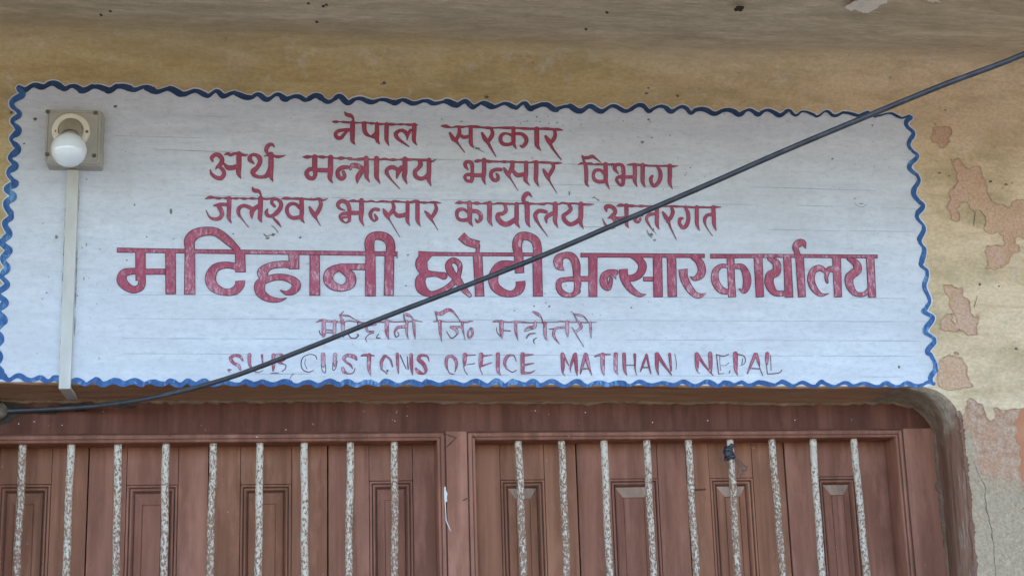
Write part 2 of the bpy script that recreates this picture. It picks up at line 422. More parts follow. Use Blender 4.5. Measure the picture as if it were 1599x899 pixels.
# Each word: crop origin (x0, y0) in photo pixels, scale, wear, brush strokes "x,y,w ..." (b = square ends, o = outline only)
WORDS = [
('word', 500, 160, 7.995, 0.0, """
155,240,14 195,243,38 245,243,14 290,245,30 340,250,28 450,255,26 500,255,18 560,255,35 600,258,18 640,262,34 690,265,20 750,272,32 810,270,20 890,275,38 950,275,18 1010,275,30 1050,275,18 1110,280,34 1215,280,14
305,120,14 330,152,46 380,167,50 408,195,32 418,240,20
405,255,60 403,400,60 405,480,50 437,530,10
385,345,50 300,345,42 222,360,42 192,400,48 215,443,50 262,440,48 298,400,40 330,365,30
550,262,55 553,340,58 578,395,48 640,430,24 690,445,30
710,268,50 710,380,55 712,470,50 742,522,12
640,425,24 680,395,36 705,360,40
830,275,55 828,400,55 830,470,48 858,542,10
1130,345,34 1095,400,44 1085,472,12
1065,365,40 1000,350,40 948,385,52 948,420,50 985,465,40 1040,505,30 1108,552,14
1030,347,40 1062,375,40 1085,420,36
1175,285,60 1172,400,55 1172,480,45 1207,532,12"""),
('word', 680, 160, 7.268, 0.0, """
65,268,14 120,272,40 180,285,16 240,275,26 300,280,30 350,275,18 400,275,30 470,278,34 530,285,20 600,290,34 660,290,20 730,288,22 820,290,32 880,290,24 940,292,22 1000,297,32 1060,300,28 1130,300,28 1200,300,26 1260,300,34 1330,305,26 1390,308,34 1445,315,12
165,350,30 200,410,50 235,440,40 265,480,22 332,568,10
268,285,34 272,340,44 252,395,44 228,430,36
275,360,30 318,395,40 380,385,36 405,375,30
400,280,46 400,400,46 405,470,44 437,517,10
530,350,30 560,410,50 595,455,40 630,520,28 686,614,10
625,290,30 648,340,40 635,390,48 595,450,36
885,292,44 885,400,50 890,470,40 917,527,10
870,375,34 800,352,28 752,372,42 738,420,44 765,470,44 830,478,40 885,455,40
910,355,36 980,360,40 1025,400,48 1030,450,44 990,502,38 962,490,18
1150,302,55 1150,420,55 1155,490,46 1197,547,10
1250,385,30 1280,430,50 1305,475,36 1340,535,26 1427,650,12
1350,315,34 1360,370,40 1340,420,46 1305,465,36"""),
('word', 310, 220, 7.995, 0.06, """
180,262,16 165,215,52 210,172,50 262,185,62 295,235,55 275,290,58 232,325,34 214,357,12
240,320,30 292,350,46 320,410,52 282,465,56 220,458,50 165,415,40 145,362,14
320,285,24 365,332,62 430,335,62 490,315,66
505,162,66 505,300,66 500,400,60 528,472,10
325,172,14 370,160,40 400,178,40 450,160,36 510,163,36 575,180,34 610,172,16
820,192,12 870,180,26 930,185,30 1000,200,40 1087,180,8
690,283,22 642,235,60 650,188,46 700,172,40 755,205,60 768,265,58 730,335,56 682,380,66 690,425,50 740,448,45 800,452,42 855,430,60 885,370,56 905,300,56
905,168,66 905,300,66 900,430,62 930,508,10
862,165,30 845,110,52 872,58,52 918,45,40 948,82,12"""),
('word', 460, 230, 6.6625, 0.08, """
85,103,10 130,102,40 180,98,20 240,98,20 290,103,36 335,103,16 375,105,30 430,115,14 485,115,40 530,115,14 575,120,36 620,128,20 680,125,34 740,120,24 800,128,18 850,125,24 890,128,20 940,122,26 985,130,20 1030,130,32 1080,130,14 1140,130,30 1200,130,26 1250,128,22 1310,135,28 1370,135,24 1430,148,18 1472,123,8
210,100,55 210,200,55 216,280,44
215,228,46 155,230,42 124,270,46 148,315,46 195,322,44 217,285,44
215,237,45 350,240,48
375,105,55 373,250,55 368,320,46 397,374,8
548,208,40 492,213,45 450,250,46 456,305,46 492,328,44 520,300,40 508,255,34
745,112,50 748,250,50 750,310,40 782,364,8
580,228,28 598,192,50 650,193,55 700,220,50 740,245,45
705,240,50 660,310,55 652,377,8
853,115,52 853,240,52 855,310,46 890,380,8
1110,212,46 1078,262,46 1062,327,12
1075,235,40 1015,207,46 965,230,40 960,270,40 1000,330,22 1097,434,8
1148,122,52 1148,250,52 1142,310,46 1170,382,8
1298,140,36 1310,180,50 1285,220,40 1253,252,44 1262,302,46 1310,327,42 1362,310,40 1395,270,40
1398,132,46 1398,270,46 1395,330,46 1420,402,8"""),
('word', 700, 230, 7.995, 0.06, """
247,283,16 215,237,46 213,197,48 250,180,44 293,205,52 300,280,44 300,330,48
300,330,48 297,400,48 290,430,36
295,345,46 235,342,44 207,372,40 230,415,40 285,425,42
300,350,50 440,350,50
447,158,55 447,300,55 440,390,48 464,468,10
325,180,14 360,172,46 410,165,26 460,170,34 510,178,40 555,178,26 600,180,28 650,180,20 700,182,38 750,182,24 800,185,40 850,185,24 900,188,28 970,190,30 1020,192,20 1070,185,34 1130,188,26 1180,190,34 1250,192,30 1320,198,26 1360,198,34 1417,198,10
655,280,46 590,280,46 540,312,50 537,370,48 575,412,46 615,405,44 622,360,40 600,330,24
695,260,26 725,310,50 755,355,40 790,410,18 872,542,8
800,190,46 800,240,58 780,290,50 745,350,40
800,280,40 855,345,55 920,342,55 965,330,46
972,192,52 972,330,52 965,410,48 1018,477,8
1098,188,56 1097,330,56 1095,410,50 1132,492,8
1190,280,30 1215,330,50 1245,380,46 1275,440,20 1360,578,7
1290,198,36 1315,240,44 1290,300,50 1245,375,44"""),
('word', 890, 230, 7.995, 0.06, """
153,102,14 165,130,40 230,130,44 280,115,44 320,140,28 392,197,8
158,112,22 170,160,30 185,200,36 200,260,50 205,400,48 207,450,40 237,497,8
105,222,12 140,200,26 200,205,30 260,205,34 300,215,18 345,212,34 390,215,20 440,210,34 490,215,24 530,210,26 575,222,30
715,222,14 780,215,34 850,220,30 920,225,32 1000,232,26 1080,232,26 1140,235,24 1210,232,28 1280,240,30 1347,233,10
445,212,55 448,330,55 450,420,50 492,523,8
435,335,44 380,287,38 320,290,44 292,340,42 305,400,44 360,430,46 435,425,50
605,332,14 560,270,48 570,228,46 620,215,40 660,240,48 668,310,50 668,400,50 662,455,44
660,372,50 612,370,44 582,400,40 600,442,38 640,478,36 668,455,40
670,372,44 800,370,44
810,222,54 812,350,50 810,420,46 837,494,10
908,222,54 908,350,54 910,430,48 940,502,8
1088,240,30 1125,300,48 1130,370,54 1105,440,52 1052,483,46 1018,445,40 1010,390,46 1028,360,34
1248,232,56 1248,360,54 1245,440,48 1280,522,8"""),
('word', 310, 290, 7.614, 0.10, """
80,157,10 130,140,40 190,142,24 240,150,36 285,145,16 330,148,34 400,150,20 450,152,34 490,148,16 540,155,34 590,152,16 640,152,36 690,155,18 740,150,22 800,158,28 850,155,24 900,150,28
990,155,14 1045,150,40 1100,155,24 1160,155,32 1220,155,26 1290,160,22 1370,165,28 1430,155,28 1480,172,24 1537,153,8
350,227,42 260,222,42 185,237,22
228,232,46 262,280,55 280,335,52 252,385,48 190,397,42 130,370,24 88,290,8
365,152,56 362,300,52 360,380,48 392,447,8
705,242,44 645,290,58 632,340,48 635,392,12
615,262,50 540,237,44 482,268,48 475,330,42 520,400,18 597,494,8
738,152,60 735,300,56 730,390,50 754,437,8
640,18,12 660,55,50 710,65,46 735,95,26 748,150,16
905,245,34 872,205,40 880,168,34 930,160,36 978,200,46 975,260,52 930,320,54 870,360,40 822,352,44 805,312,42 822,275,16
880,355,36 900,395,26 935,430,36 984,494,8
1205,262,44 1150,217,40 1088,220,44 1052,270,44 1065,340,44 1120,383,46 1212,372,50
1225,162,52 1228,300,52 1225,390,46 1260,444,8
1320,255,26 1350,310,50 1385,365,44 1410,410,18 1450,477,7
1440,168,36 1455,220,44 1430,290,50 1385,365,40"""),
('word', 510, 295, 7.995, 0.10, """
228,267,14 162,243,36 140,190,48 190,150,50 250,172,54 280,230,54 285,300,50 285,385,42
280,307,46 210,310,46 167,337,36 188,388,34 240,423,22 287,395,40
200,358,28 262,350,30
290,300,52 430,300,54
437,142,58 435,300,58 430,380,50 467,462,8
270,157,14 330,148,38 380,155,24 430,150,34 500,160,20 560,152,30 620,165,16 690,155,30 740,158,30 800,162,20 840,155,34 890,158,30 960,165,20 1040,168,30 1110,155,40 1160,165,24 1220,172,34 1270,170,20 1340,168,34 1427,176,10
645,260,46 592,255,40 547,300,48 557,360,42 592,402,22 625,372,42 603,322,26
710,255,26 740,310,60 770,360,40 800,410,18 917,603,7
820,168,34 840,230,46 810,290,50 760,340,44
838,270,26 880,330,54 940,332,54 995,315,54
1012,168,50 1010,320,50 1010,400,44 1042,462,8
1135,162,54 1135,320,54 1138,400,46 1172,472,8
1230,280,24 1270,325,50 1300,370,40 1340,430,16 1390,514,7
1350,178,24 1370,240,44 1350,300,50 1305,365,44"""),
('word', 700, 295, 6.952, 0.10, """
75,157,10 120,148,40 165,150,22 220,150,34 260,155,16 310,155,40 360,160,14 420,155,32 490,165,16 540,155,26 600,160,24 660,162,24 730,162,20 790,158,18 850,162,26 900,160,26 960,162,18 1030,165,30 1080,155,18 1150,165,28 1200,165,20 1240,152,24 1300,160,24 1370,158,20 1440,165,24 1510,170,26 1580,166,8
230,152,52 235,260,52 235,350,44 267,407,8
222,258,30 165,222,34 108,232,44 92,280,38 112,325,38 160,340,40 230,330,46
255,240,46 310,245,46 350,280,46 350,330,44 315,360,28 298,330,18
448,157,54 448,280,52 448,340,46 480,404,8
610,170,30 627,230,42 590,267,42 540,277,44 545,330,56 600,380,56 660,375,56 730,325,44
742,162,44 742,300,50 740,360,46 777,424,8
855,160,56 858,280,56 862,360,46 890,417,8
838,165,30 815,115,44 835,67,50 870,50,40 907,87,10
1125,268,44 1065,310,46 1068,372,12
1062,250,40 990,238,44 947,275,46 955,330,40 1010,420,18 1082,514,7
1162,162,54 1162,280,52 1160,350,44 1190,420,8
1308,168,34 1330,220,42 1292,260,42 1250,292,44 1272,350,48 1330,385,46 1400,352,46 1435,310,40
1440,162,52 1440,280,52 1435,360,46 1467,434,8"""),
('word', 920, 295, 7.268, 0.10, """
200,257,14 190,212,50 232,195,46 280,222,48 295,265,46 260,310,48 213,332,12
250,320,28 290,360,40 290,410,46 250,440,34 190,412,28 153,340,10
285,325,30 350,337,44 415,330,46
422,188,50 425,320,48 425,400,40 450,442,8
315,197,14 355,185,40 420,190,24 480,192,36 540,195,20 590,195,34 640,195,20 700,200,30 780,200,22 860,198,20 940,195,20 990,200,30 1040,200,20 1130,205,26 1200,210,22 1280,208,24 1370,210,22 1420,205,28 1495,208,10
600,297,36 545,310,38 520,358,36 558,375,34 582,340,28
765,280,36 690,290,38 655,320,38 660,370,30 732,487,7
770,212,46 770,320,46 770,400,42 794,457,8
838,265,24 870,320,50 900,370,36 930,450,18 990,572,8
930,198,30 950,260,44 930,320,44 890,370,36
1090,208,30 1120,270,44 1125,350,48 1100,420,46 1062,438,42 1025,390,38 1032,342,44 1062,332,26
1222,207,46 1222,330,46 1225,400,42 1252,472,8
1400,288,38 1340,300,38 1312,350,38 1330,430,14 1402,532,7
1410,207,46 1415,320,46 1418,400,42 1442,472,8"""),
('word', 170, 345, 6.42, 0.30, """
b80,292,52 1000,306,46 2895,330,48
b316,300,104 318,600,104
345,508,66 250,502,66 155,522,86 128,590,105 172,652,92 250,688,76 318,660,76 335,600,76
b340,508,62 570,508,62
b617,300,106 620,734,106
b812,300,106 810,738,114
b818,300,96 808,200,112 868,130,105 980,103,90 1080,115,88 1180,185,88 1300,298,62
b1316,310,100 1320,515,106
b1312,488,60 1255,452,68 1160,442,70 1062,477,92 1018,570,112 1052,660,104 1160,712,72 1258,700,84 1312,640,96 1314,597,96"""),
('more', 390, 345, 6.396, 0.36, """
b440,325,110 442,482,105
b450,442,72 330,432,72 200,452,74 128,515,112 160,575,76 
150,590,76 250,562,68 350,564,70 440,600,84 466,650,92 425,702,72 365,718,44 308,692,14
150,570,60 100,640,112 112,718,98 190,775,70 290,790,42 368,768,10
b648,335,100 650,746,108
1205,460,65 1050,457,66 900,463,72 803,512,96 785,590,100 840,650,88 930,668,72 1005,620,104 1000,540,98 920,490,56
b1205,335,100 1205,752,108
b1395,335,95 1388,746,100
b1205,335,88 1195,220,100 1222,162,90 1290,145,85 1368,172,96 1405,232,95 1402,340,92"""),
('word', 630, 345, 6.396, 0.34, """
b148,325,52 400,330,42 1290,335,38
275,335,40 195,385,112 182,450,122 225,520,84 320,530,54 402,548,80
200,540,80 168,600,108 187,680,108 270,728,62 380,700,62 470,642,62 535,575,70
530,580,60 470,500,84 452,430,66 500,392,60 556,430,58 562,500,48 535,580,60
535,575,80 590,665,72 662,742,44
b740,330,95 762,755,95
b575,148,92 645,207,86 755,240,86
745,245,44 738,325,40
b1150,330,95 1160,522,95
b1155,450,60 1080,427,62 965,442,80 902,540,100 907,640,96 982,708,86 1080,728,66 1148,692,90 1170,640,98 1168,600,98
b1335,330,95 1344,755,100
b1150,340,85 1135,240,100 1162,167,98 1230,150,85 1310,190,90 1337,260,90 1338,350,92"""),
('word', 860, 365, 6.15, 0.32, """
b285,205,46 1480,212,42
130,352,10 82,310,84 75,245,92 130,207,64 200,218,78 242,290,84 250,400,72 258,480,72 243,555,58 200,590,40
250,432,56 160,437,48 87,455,56 78,520,60 120,575,60 200,590,46 262,550,56
b250,432,55 380,432,55
b405,205,90 405,606,86
625,370,56 560,375,68 513,412,78 513,480,82 550,522,56 572,480,46 580,425,36
605,380,50 627,437,6
b698,338,84 705,420,84 745,500,74 805,560,60 862,588,40 917,580,7
775,215,40 842,245,72 882,310,84 850,390,76 780,425,68 705,420,56
b887,435,46 990,435,46
b1025,215,90 1032,609,92
b1160,215,90 1168,606,90
b1270,338,90 1280,420,80 1322,510,76 1380,578,62 1430,594,50 1492,570,6
1355,220,40 1420,262,72 1450,330,80 1440,390,78 1385,430,48 1345,415,16"""),
('word', 1100, 365, 5.71, 0.34, """
b50,200,44 700,197,36 1545,203,34
b232,205,72 240,400,66 248,566,72
215,292,36 150,287,42 97,340,62 100,430,72 150,500,68 222,520,46
270,290,46 338,298,58 375,370,74 378,450,74 352,512,48 308,490,10
b478,205,80 495,566,75
575,222,36 640,262,72 640,340,78 585,372,80 580,450,84 630,525,60 710,530,50
b738,205,72 755,569,78
b848,195,78 870,566,72
845,205,46 812,125,56 838,88,72 880,82,58 902,130,10
1160,318,58 1110,318,50 1088,380,36 1095,432,26
1082,340,36 1030,305,58 970,332,62 950,410,68 980,490,62 1040,543,36 1108,532,8
b1178,205,78 1192,566,72
1285,222,36 1350,262,68 1365,320,78 1320,360,78 1290,395,80 1300,470,72 1350,533,48 1430,535,42 1482,465,30
b1478,205,74 1496,569,72"""),
('word', 480, 475, 6.6625, 0.62, """
90,187,8 150,165,26 220,175,26 300,180,24 370,185,14 430,172,14 490,180,14 560,190,14 620,190,14 700,185,14 780,185,16 840,175,20 900,182,14 980,180,14 1060,180,14 1120,170,16 1197,182,8
170,175,42 170,310,42 158,342,8
o123,272,9 130,300,10 150,322,10
180,265,14 270,270,14
180,294,12 270,294,12
285,178,36 280,312,36
335,108,10 365,180,40 370,260,36 377,342,10
o342,112,10 375,72,8
345,110,14 400,118,24 440,125,14 490,155,10 560,185,10
o420,298,11 450,345,12 500,352,12 532,320,13 515,310,9
o520,190,12 532,220,12 560,205,10
705,205,32 622,225,22 627,280,26 692,280,12
o690,295,9 640,312,9 607,352,9 620,392,6
o742,308,9 718,345,11 757,348,9
828,178,44 828,290,40 847,362,8
1030,232,34 940,242,30 905,290,18
o905,290,12 920,338,12 952,320,9 940,288,9
1035,178,32 1035,300,24 1052,362,7
1105,168,32 1112,280,26 1122,362,7
1000,100,14 1040,108,36 1080,130,16 1102,167,8
1000,100,12 1015,180,18"""),
('word', 480, 475, 6.6625, 0.5, """
1378,178,36 1382,280,30 1397,384,7
1328,75,12 1380,100,42 1450,62,42 1500,65,28 1560,130,10 1592,182,9
1330,75,12 1352,172,18
1310,180,10 1370,175,16 1450,180,10 1520,180,10 1599,180,12 1650,185,20 1690,178,14 1724,175,8
1600,235,22 1490,235,22 1548,260,34 1560,308,22
o1560,310,12 1500,352,11 1448,283,8
1612,188,30 1615,250,20 1642,372,6
1694,250,14 1669,300,20 1684,350,20 1719,312,24 1709,250,24 1694,248,16"""),
('word', 720, 475, 6.6625, 0.55, """
328,182,12 370,175,26 430,180,20 500,185,14 560,182,20 640,185,20 720,190,14 800,188,12 860,190,12 920,185,10 980,182,10 1040,178,14 1100,180,16 1160,185,16 1230,185,14 1310,190,14 1412,185,7
420,182,44 420,290,40 427,352,10
o368,240,6 375,290,9 425,347,11
430,272,13 512,276,12
568,186,34 570,280,30 592,372,7
770,188,30 765,235,36 700,240,24 658,272,7
o658,284,7 750,255,8
680,352,12 710,310,16 772,300,10
o787,348,8 755,372,13 762,407,7
872,192,36 875,320,32 892,374,7
752,78,22 800,105,34 835,140,14 852,197,16
1092,240,24 1000,245,24 965,280,30 970,340,26 1022,410,6
o918,257,9 985,250,11
1105,182,38 1105,280,34 1112,342,8
1153,238,8 1185,285,16 1215,340,10 1277,442,6
1230,188,30 1250,240,30 1190,285,24
1345,188,26 1350,280,24 1352,352,8
1168,98,14 1240,115,26 1280,130,14 1322,182,9
1175,105,14 1217,187,18"""),
('word', 340, 540, 6.952, 0.5, """
272,157,20 240,112,36 180,102,32 140,132,40 170,182,36 225,212,36 245,255,24
150,257,10 112,258,20 130,278,10
345,95,42 345,190,36 375,262,12
o380,268,11 440,287,9 492,262,7
480,98,26 487,180,14
605,98,42 605,200,40 600,268,18
640,95,30 700,95,26 725,140,30 660,172,30 700,190,20
o705,190,10 740,212,10 730,252,9 700,272,9
o578,296,9 660,290,8"""),
('word', 340, 540, 6.952, 0.5, """
o1076,142,8 1060,105,10 1000,90,8 930,120,10 905,180,10 920,250,10 980,282,11 1042,265,7
o955,140,6 945,190,6 970,250,8
1143,92,46 1145,190,46 1148,225,20
o1125,200,8 1135,265,8 1170,287,8 1170,200,6
1275,92,42 1270,160,38 1268,220,16
o1297,165,8 1280,240,8 1250,262,8 1250,180,8
1507,147,22 1480,117,46 1410,100,36 1370,130,36 1390,170,24 1440,205,26 1462,242,12
1358,243,34 1375,280,36 1420,302,12
o1420,302,12 1470,290,10 1492,238,7
1560,105,18 1600,97,28 1698,104,12
1644,98,46 1642,235,40 1662,322,8"""),
('more', 560, 540, 5.33, 0.5, """
215,85,26 190,130,28 190,190,16
o190,190,9 237,232,8
225,80,16 265,115,18 282,172,9
o232,205,9 247,200,9 238,215,7
322,65,26 325,150,24 332,227,8
o345,75,8 395,190,8
o405,85,6 412,192,10
438,72,28 440,170,28 448,237,10
587,127,7 570,85,16 520,78,26 500,110,34 540,150,34 560,200,26 545,230,14 500,215,34 478,188,18"""),
('word', 560, 540, 5.33, 0.42, """
772,80,22 735,100,28 730,160,24 745,205,8
o745,205,7 760,228,8 795,232,7
768,80,22 805,110,28 815,160,22 802,215,7
885,72,36 882,130,32 882,165,12
o872,165,6 885,210,7 907,237,7
890,78,14 972,74,9
o900,156,6 967,145,8
1020,72,38 1015,150,34 1010,190,8 
o1010,190,8 1032,237,6
1030,85,20 1107,73,9
1030,165,16 1107,138,9
1160,68,34 1160,200,30 1182,242,7
1312,127,6 1290,80,10 1240,85,26 1215,140,26 1232,190,12
o1232,190,8 1280,217,8 1312,200,7
1365,68,36 1365,222,32
1370,78,26 1452,70,9
1370,160,22 1457,143,9
1370,225,22 1430,222,14 1467,203,7"""),
('word', 850, 540, 7.614, 0.3, """
215,97,46 220,250,46 220,320,16 247,352,8
225,100,32 292,235,10
358,105,40 320,220,30 308,290,12 322,307,6
370,97,42 380,250,42 390,352,10
490,98,42 450,240,36 428,332,14
500,108,42 520,210,42 540,280,24 562,342,14
460,270,18 540,270,18
598,127,14 650,107,30 700,102,30 787,98,12
693,105,56 695,270,46 712,352,8
850,97,50 850,270,44 877,342,8
948,97,46 955,270,40 980,347,8
o965,228,11 1078,228,11
1075,102,34 1078,180,26 1080,270,14 1097,347,7
1215,98,20 1180,200,30 1143,302,12
1220,115,30 1240,220,24 1267,327,14
1170,255,16 1230,255,14
1340,97,52 1340,250,40 1357,342,10
1350,105,44 1430,230,34 1512,342,14
1490,97,36 1500,200,30 1507,292,24
o1550,92,6 1570,200,8 1565,282,6"""),
('word', 1040, 540, 7.614, 0.36, """
365,97,52 368,240,46 375,300,10 402,327,8
375,105,44 460,230,30 557,347,10
525,92,52 530,200,50 530,302,36
o600,98,12 610,200,12 625,327,12
o640,120,8 640,200,6 650,292,6
o610,105,12 690,120,12 742,98,12
o650,230,6 710,230,6 747,198,9
o625,332,10 692,325,8
o752,318,12 762,288,9
825,92,58 828,220,52 830,290,38 852,347,7
o850,97,14 920,115,12 945,160,10 930,210,8 878,237,6
o912,150,8 902,215,11
1060,98,42 1020,200,36 968,327,14
1075,98,38 1100,190,34 1112,240,12
o1112,240,9 1125,290,9 1152,352,9
1020,265,14 1110,270,14
1205,92,48 1200,180,40 1203,220,14
o1190,190,8 1205,325,9
o1242,110,8 1250,290,8
o1208,332,12 1340,320,11 1377,283,9"""),
]
# ------------------------------------------------------------------ ground
g = MB(); g.add([(-600, -600, 0), (600, -600, 0), (600, 600, 0), (-600, 600, 0)], [(0, 1, 2, 3)])
tag(g.build('ground', MT['earth']), kind='structure')

# ------------------------------------------------------------------ building
ZS = 3.075                                   # underside of the eave slab
YF = 0.14                                    # face of the window frame inside the reveal
zl, zr = W(0, 599).z, W(1440, 606).z
ZT = (zl+zr)/2                               # arris of the lintel
XR = W(1509, 750).x; XL = -0.115 + W(0, 700).x
ZB = 1.02
BX0, BX1, BY1 = -3.4, 4.4, 4.2
bld = empty('office_building', (.6, 0, 0), 'plastered ochre and cream office building with barred brown window and grey eave', 'building')

def PX(p):
    d = Vector(p)-CAM; w = d.dot(FWD)
    return (799.5+FOC*d.dot(RGT)/w, 449.5-FOC*d.dot(UPV)/w)
TILT = (zr-zl)/(W(1440, 606).x-W(0, 599).x)
def ztop_at(x): return zl+TILT*(x-W(0, 599).x)
wall = MB()
def arris(o):
    """outline of the opening grown by o(kind): from bottom left, over the rounded top, to bottom right"""
    R = .095
    pts = []
    oside, otop = o
    xl, xr, zt = XL-oside, XR+oside-.03, ZT+otop
    pts.append((xl, ZB, 0)); 
    for k in range(1, 7): pts.append((xl, ZB+(zt-R-ZB)*k/7, 0))
    for k in range(0, 11):
        a = math.pi - math.pi/2*k/10
        pts.append((xl+R+R*math.cos(a), zt-R+R*math.sin(a), k/10))
    for k in range(1, 24): pts.append((xl+R+(xr-xl-2*R)*k/24, zt, 1))
    for k in range(0, 11):
        a = math.pi/2 - math.pi/2*k/10
        pts.append((xr-R+R*math.cos(a), zt-R+R*math.sin(a), 1-k/10))
    for k in range(6, -1, -1): pts.append((xr, ZB+(zt-R-ZB)*k/7, 0))
    XM = (XL+XR)/2
    return [(x, z+TILT*(x-XM)*max(0, (z-ZB)/(ZT-ZB)), t) for x, z, t in pts]
rs = random.Random(3)
jit = [(rs.uniform(-.0022, .0022), rs.uniform(-.0018, .0018)) for _ in range(80)]
def ring(oside, otop, yside, ytop, j=1.0):
    out = []
    for i, (x, z, t) in enumerate(arris((oside, otop))):
        out.append(Vector((x+jit[i][0]*j, yside+(ytop-yside)*t, z+jit[i][1]*j)))
    return out
prof = [(.030, .005, 0, 0), (.021, .0035, .0025, .0006), (.012, .002, .009, .002), (.004, .0006, .019, .004), (0, 0, .032, .008), (.012, -.004, .085, .085), (.027, -.013, YF, YF)]
RG = [ring(*p) for p in prof]
n = len(RG[0])
# front face around the opening
outer = [(BX0, 0, 0), (BX1, 0, 0), (BX1, 0, ZS-.075), (BX0, 0, ZS-.075)]
wall.poly(outer, 0, [[tuple(p) for p in RG[0]]])
# jambs and lintel reveal; the sill closes the loop
for a in range(len(RG)-1):
    for i in range(n):
        j = (i+1) % n
        xm = (RG[a][i].x+RG[a][j].x)/2; zm = (RG[a][i].z+RG[a][j].z)/2
        t = arris((0, 0))[i][2]
        mi = 1 if t < .55 else 2
        if i == n-1: mi = 3
        
        wall.add([RG[a][i], RG[a][j], RG[a+1][j], RG[a+1][i]], [(0, 1, 2, 3)], mi, True)
# cove up to the soffit
cove = []
for k in range(9):
    a = math.pi/2*k/8
    cove.append((-.075*(1-math.cos(a)), ZS-.075+.075*math.sin(a)))
for (y0, z0), (y1, z1) in zip(cove, cove[1:]):
    wall.add([(BX0, y0, z0), (BX1, y0, z0), (BX1, y1, z1), (BX0, y1, z1)], [(0, 1, 2, 3)], 4, True)
# side and back walls
wall.add([(BX0, 0, 0), (BX0, BY1, 0), (BX0, BY1, ZS), (BX0, 0, ZS)], [(0, 1, 2, 3)], 0)
wall.add([(BX1, 0, 0), (BX1, BY1, 0), (BX1, BY1, ZS), (BX1, 0, ZS)], [(0, 1, 2, 3)], 0)
wall.add([(BX0, BY1, 0), (BX1, BY1, 0), (BX1, BY1, ZS), (BX0, BY1, ZS)], [(0, 1, 2, 3)], 0)

# flaked paint: each loss is a sheet of the older coat with a curled lip of cream paint round it
def patch(pts, mi, d, lip=True, it=4, amp=.19, hole=None, liph=.0028, lipw=1.1):
    P = fractal(pts, it, amp)
    wall.poly([W(x, y, -d) for x, y in P], mi)
    if lip:
        m = len(P); area = sum(P[i][0]*P[(i+1) % m][1]-P[(i+1) % m][0]*P[i][1] for i in range(m))
        sg = 1 if area > 0 else -1
        vs = []
        for i in range(m):
            a, b = P[i-1], P[(i+1) % m]; dx, dy = b[0]-a[0], b[1]-a[1]; l = math.hypot(dx, dy) or 1
            nx, ny = sg*dy/l, -sg*dx/l
            w = lipw*random.uniform(.5, 1.5)
            vs += [W(P[i][0]+nx*w, P[i][1]+ny*w, -.0001), W(P[i][0], P[i][1], -d-liph*random.uniform(.5, 1.3)), W(P[i][0]+nx*.15, P[i][1]+ny*.15, -d+.0001)]
        wall.add(vs, [(3*i, 3*i+1, (3*i+4) % (3*m), (3*i+3) % (3*m)) for i in range(m)], 0)
        wall.add(vs, [(3*i+1, 3*i+2, (3*i+5) % (3*m), (3*i+4) % (3*m)) for i in range(m)], 5)
AMP = .2
patch([(1458,199),(1472,199),(1486,201),(1487,206),(1482,214),(1483,222),(1476,229),(1469,230),(1464,222),(1456,221),(1455,214),(1459,210)], 5, .0006)
patch([(1485,248),(1488,256),(1491,250),(1497,247),(1504,258),(1515,263),(1520,261),(1530,260),(1533,266),(1534,275),(1539,285),(1542,300),(1547,311),(1557,319),(1573,325),(1579,323),(1582,315),(1592,313),(1605,311),(1640,316),(1650,372),(1612,377),(1599,373),(1590,369),(1585,372),(1585,380),(1592,386),(1590,393),(1578,399),(1575,410),(1560,417),(1552,421),(1539,418),(1544,412),(1543,404),(1541,383),(1556,382),(1565,385),(1570,378),(1568,368),(1560,362),(1550,365),(1541,363),(1537,355),(1539,340),(1530,328),(1522,330),(1512,318),(1508,314),(1500,314),(1499,344),(1492,346),(1484,341),(1487,337),(1480,328),(1480,320),(1486,312),(1483,306),(1484,297),(1492,294),(1496,285),(1496,270),(1491,263)], 5, .0006)
patch([(1475,444),(1482,446),(1486,444),(1490,449),(1503,449),(1504,453),(1505,464),(1514,470),(1515,480),(1516,489),(1522,496),(1528,492),(1528,503),(1527,521),(1514,523),(1506,517),(1498,513),(1496,517),(1482,515),(1470,513),(1469,503),(1474,495),(1482,490),(1487,489),(1486,500),(1491,506),(1495,503),(1494,494),(1490,489),(1484,480),(1480,460),(1476,455)], 5, .0006)
patch([(1468,562),(1478,557),(1482,553),(1490,556),(1502,558),(1505,563),(1511,575),(1512,588),(1520,603),(1515,604),(1494,607),(1477,608),(1468,603),(1464,590),(1467,575)], 5, .0006)
patch([(1491,549),(1497,551),(1496,555),(1491,552)], 5, .0006)
EDGE_R = [PX(p) for p in RG[0][-8:]]
ED = smooth_path(sorted([p for p in EDGE_R if p[1] > 660], key=lambda p: p[1]), 12)
TOPR = [PX(p) for p in RG[0][-19:-7]]
ED = [p for p in TOPR if 640 < p[1]]+ED
ED = sorted([(x+.9, y) for x, y in ED if y < 1900], key=lambda p: p[1])
# lower right: salmon coat, then bare plaster under it
patch([(1511,624),(1516,621),(1522,624),(1527,629),(1533,630),(1536,637),(1539,648),(1546,656),(1549,657),(1555,650),(1555,642),(1552,637),(1558,636),(1580,638),(1599,636),(1640,637),(1800,640),(1830,830),(1700,860),(1640,800),(1599,768),(1585,757),(1572,757),(1556,756),(1545,766),(1540,756),(1530,748),(1524,752)]+[p for p in ED if 645 < p[1] < 745][::-1]+[(1509,638)], 6, .0009, True, 3, .16)
patch([(1588,668),(1594,640),(1612,640),(1680,650),(1690,790),(1612,772),(1599,758),(1590,735),(1594,700)], 7, .0014, False)
patch([p for p in ED if 655 < p[1] < 1900][::-1]+[(1516,672),(1520,690),(1524,715),(1529,735),(1540,745),(1552,750),(1560,742),(1573,752),(1588,748),(1599,768),(1640,800),(1700,850),(1830,870),(2150,900),(2150,1900)], 8, .0017, False, 3, .10)
